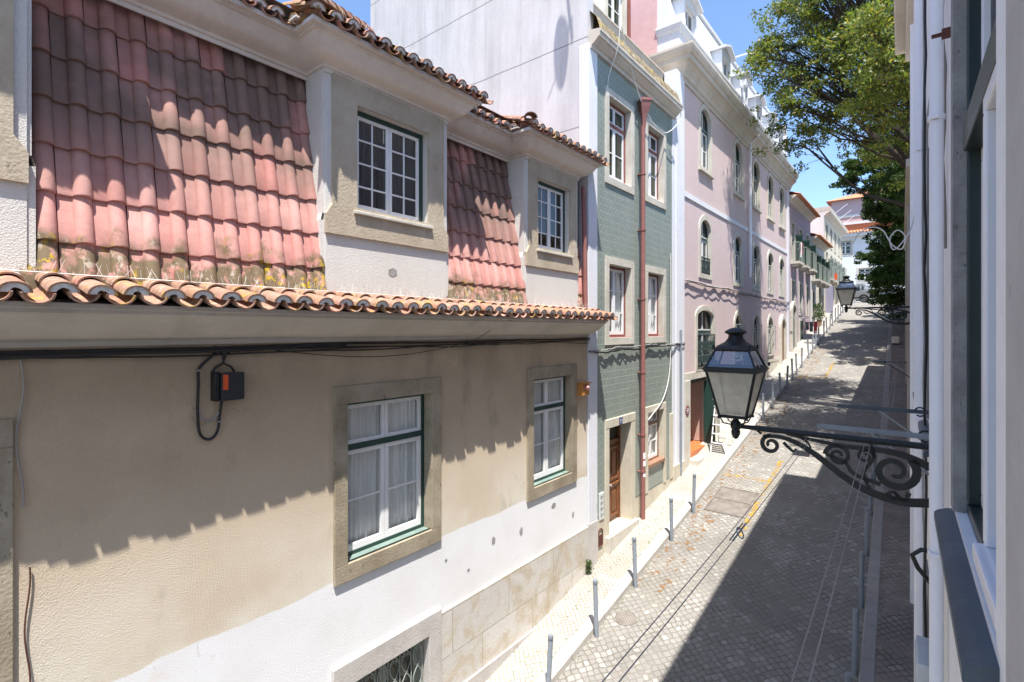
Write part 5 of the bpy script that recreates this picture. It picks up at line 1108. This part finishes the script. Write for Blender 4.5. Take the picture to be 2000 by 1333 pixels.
# ------------------------------------------------------------------ CAR
car = thing('parked_car', 'silver hatchback parked across the top of the street behind the far lantern', 'car')
CX, CY, CZ = -5.0, 51.6, gz(51.6)-.01
prof = [(-1.95, .35), (-2.0, .62), (-1.85, .85), (-1.1, 1.0), (-.45, 1.42), (.2, 1.52), (1.2, 1.50), (1.72, 1.30), (1.88, .98), (1.97, .8), (1.95, .38)]
def arch(cx): return [(cx+.36*math.cos(math.pi*k/8), .32+.36*math.sin(math.pi*k/8)) for k in range(9)]
low = arch(1.28)+arch(-1.25)
poly = prof+[(x, z) for x, z in low]
m = MB(); n = len(poly)
ins = lambda z: .12 if z > 1.05 else 0
fr = [(CX+x, CY-.85+ins(z), CZ+z) for x, z in poly]; bk = [(CX+x, CY+.85-ins(z), CZ+z) for x, z in poly]
m.face(fr); m.face(bk[::-1]); [m.face([fr[i], fr[(i+1) % n], bk[(i+1) % n], bk[i]]) for i in range(n)]
m.build('body', 'car_silver', car, bevel=.03)
m = MB()
for w in ([(-.35, 1.02), (-.28, 1.34), (.3, 1.42), (.3, 1.02)], [(.38, 1.02), (.38, 1.42), (1.0, 1.40), (1.05, 1.02)], [(1.14, 1.05), (1.12, 1.38), (1.5, 1.28), (1.62, 1.08)]):
    m.face([(CX+x, CY-.86+.12*(z > 1.05)-.005, CZ+z) for x, z in w])
m.build('side_window', 'pane_dark', car)
m = MB(); m.box(CX+1.74, CX+1.93, CY-.8, CY-.52, CZ+.82, CZ+1.1); tl = m.build('tail_light', 'tail_red', car, bevel=.03)
m = MB(); m.box(CX+1.74, CX+1.93, CY+.52, CY+.8, CZ+.82, CZ+1.1); m.build('tail_light', 'tail_red', car, bevel=.03)
for x in (1.28, -1.25):
    for y in (-.80, .62):
        m = MB(); m.tube([(CX+x, CY+y, CZ+.32), (CX+x, CY+y+.18, CZ+.32)], .31, 20); w = m.build('wheel', 'tyre', car, bevel=.02)
        m = MB(); m.tube([(CX+x, CY+y-.012, CZ+.32), (CX+x, CY+y+.02, CZ+.32)], .07, 12)
        for k in range(5): a = k*1.2566; m.tube([(CX+x, CY+y-.008, CZ+.32), (CX+x+.2*math.cos(a), CY+y-.008, CZ+.32+.2*math.sin(a))], .028, 6)
        m.tube([(CX+x+.205*math.cos(a*.3), CY+y-.005, CZ+.32+.205*math.sin(a*.3)) for a in range(22)], .02, 5); m.build('rim', 'alloy', w)
m = MB(); m.box(CX-1.9, CX+1.98, CY-.87, CY-.845, CZ+.36, CZ+.46); m.build('sill_trim', 'black_plastic', car)

# ------------------------------------------------------------------ TREES
def at(u, v, y):
    r = (u-1000)/990; X = r*.7780-.6283; Yc = r*.6283+.7780; d = y/Yc; return (X*d, y, (645-v)/990*d)
def tree(label, base, blobs, mat, seed, dens, size, tint, n_sub=7):
    T = thing('street_tree', label, 'tree'); q = random.Random(seed); bp = [at(u, v, y) for u, v, y, r in blobs]; br = [b[3] for b in blobs]
    tr = MB(); fork = Vector(base)+Vector((-.6, .2, 4.2)); b0 = Vector(base)
    tr.tube([b0, b0+(fork-b0)*.5+Vector((.1, .05, 0)), fork], [.34, .27, .2], 10); tr.build('trunk', 'bark', T, smooth=True)
    lm = MB(); cs, rs = [], []
    for p, r in zip(bp, br):
        p = Vector(p); jj = lambda k: Vector((q.gauss(0, k), q.gauss(0, k), q.gauss(0, k))); mid = fork+(p-fork)*.5+Vector((0, 0, .7))+jj(.3); m1 = fork+(mid-fork)*.5+jj(.2); m3 = mid+(p-mid)*.5+jj(.15)
        lm.tube([fork, (fork+m1)/2+jj(.06), m1, (m1+mid)/2+jj(.08), mid, (mid+m3)/2+jj(.06), m3, p], [.10, .085, .07, .06, .045, .035, .026, .014], 6)
        for k in range(max(6, int(n_sub*r*r*1.6))):
            d = Vector((q.gauss(0, 1), q.gauss(0, 1), q.gauss(0, .75))); d.normalize(); e = p+d*r*q.uniform(.35, 1.02)
            a = mid+(p-mid)*q.uniform(.3, 1); h = a+(e-a)*.5+Vector((0, 0, q.uniform(0, .18)))
            lm.tube([a, h, e], [.022, .013, .005], 4, caps=False)
            for _ in range(2):
                e2 = e+Vector((q.gauss(0, .3), q.gauss(0, .3), q.gauss(-.08, .2))); lm.tube([h, (h+e2)/2+Vector((0, 0, .04)), e2], [.010, .007, .003], 3, caps=False); cs.append(tuple(e2)); rs.append(q.uniform(.12, .34))
            cs.append(tuple(e)); rs.append(q.uniform(.18, .4))
    lm.build('limb', 'bark', T)
    leaves_at(cs, rs, dens, size, mat, 'crown', T, seed, .6, tint)
    return T
B1 = [(1510, 125, 17.5, .6), (1518, 195, 18, .55), (1765, 60, 16.5, 1.5), (1800, 110, 16, 1.5), (1745, 170, 17, 1.2), (1830, 60, 17, 1.6), (1790, 190, 17, 1.2), (1535, 85, 18, 1.05), (1600, 20, 18.5, 1.3), (1570, -40, 18.2, 1.2), (1680, 10, 19, 1.7), (1530, 150, 18.2, .75), (1545, 220, 18.6, .75), (1600, 150, 18.6, 1.25), (1600, 240, 19, .85), (1640, 90, 19, 1.3), (1665, 190, 19.4, 1.3),
      (1720, 130, 20, 1.6), (1715, 240, 20.5, 1.25), (1750, 300, 21.5, 1.2), (1500, 95, 17.8, .45), (1760, 0, 20, 1.8), (1640, -80, 19, 1.8), (1560, 275, 19, .45), (1560, -110, 18.5, 1.4)]
tree('big tree arching over the street above the lanterns, sunlit yellow green at the top', (2.6, 19.5, -2.5), B1, 'leaves', 3, 640, .115, (.64, .25), 8)
B2 = [(1795, 350, 28, 1.6), (1810, 400, 31, 1.9), (1800, 290, 26, 1.6), (1800, 430, 35, 1.8), (1795, 480, 39, 1.8), (1725, 305, 29, 1.3), (1685, 318, 30, .75), (1670, 345, 30, .4), (1735, 365, 31, 1.0), (1760, 390, 31, 1.4), (1725, 420, 32, .8), (1755, 460, 33, 1.3), (1722, 500, 34, .9), (1745, 545, 34, 1.1), (1760, 590, 33, .8), (1712, 540, 37, .6), (1700, 500, 37, .35), (1765, 530, 31, 1.1), (1725, 575, 37, .7)]
tree('darker tree hanging low over the garden wall farther up the street', (3.2, 32, -.6), B2, 'leaves_dark', 8, 1300, .15, (.5, .26), 9)

# ------------------------------------------------------------------ DISH whose shadow falls on the gable
ds = thing('satellite_dish', 'satellite dish on a mast whose slim shadow falls on the white gable', 'satellite dish')
SUN = Vector((.23, -.235, .88)).normalized()
hit = Vector((-5.78, 8.75, 5.75)); c = hit+SUN*4.6
ax = Vector((.55, -.83, .1)).normalized(); U = Vector((-.5, .5, .707)); N = Vector((-.743, .173, -.648)); ax = U.cross(N).normalized(); ax = ax if ax.y < 0 else -ax
m = MB(); rows_ = [[c+ax*(-.12+.12*(k/4)**2)+(U*math.cos(a)+N*math.sin(a))*(.30*k/4) for a in [j*2*math.pi/24 for j in range(24)]] for k in range(5)]; m.grid(rows_, True); m.build('reflector', 'far_white', ds, smooth=True)
m = MB(); m.tube([c-ax*.12, c-ax*.2, c-ax*.22-Vector((0, 0, .5)), Vector((-6.15, 8.9, 9.4))], .02, 6); m.build('mast', 'galvanised', ds)
m = MB(); m.tube([c-N*.25, c+ax*.3-N*.1], .012, 5); m.build('feed_arm', 'galvanised', ds)

# ------------------------------------------------------------------ LIGHT, SKY, CAMERA
S = bpy.context.scene
w = bpy.data.worlds.new('World'); S.world = w; w.use_nodes = True; nt = w.node_tree; bgn = nt.nodes['Background']
sky = nt.nodes.new('ShaderNodeTexSky'); sky.sky_type = 'NISHITA'; sky.sun_disc = False
el = math.asin(SUN.z); az = math.atan2(SUN.x, SUN.y)
sky.sun_elevation = el; sky.sun_rotation = az; sky.altitude = 50; sky.air_density = 1.0; sky.dust_density = .6; sky.ozone_density = 5
nt.links.new(sky.outputs[0], bgn.inputs[0]); bgn.inputs[1].default_value = .125
sl_ = bpy.data.lights.new('sun', 'SUN'); sl_.energy = 4.4; sl_.angle = R(.5); sl_.color = (1, .95, .88); so = bpy.data.objects.new('sun', sl_); C.objects.link(so)
so.rotation_euler = (-SUN).to_track_quat('-Z', 'Y').to_euler()
cam = bpy.data.cameras.new('camera'); co = bpy.data.objects.new('camera', cam); C.objects.link(co); S.camera = co
cam.sensor_width = 36; cam.lens = 36*990/2000; cam.clip_start = .05; cam.clip_end = 1500
cam.shift_y = -(666.5-645)/2000
th = math.atan(800/990); co.location = (0, 0, 0); co.rotation_euler = (R(90), 0, th)
S.view_settings.view_transform = 'Standard'; S.view_settings.look = 'None'; S.view_settings.gamma = 1; S.view_settings.exposure = 1.28
S.cycles.max_bounces = 6; S.cycles.transparent_max_bounces = 12; S.cycles.diffuse_bounces = 4
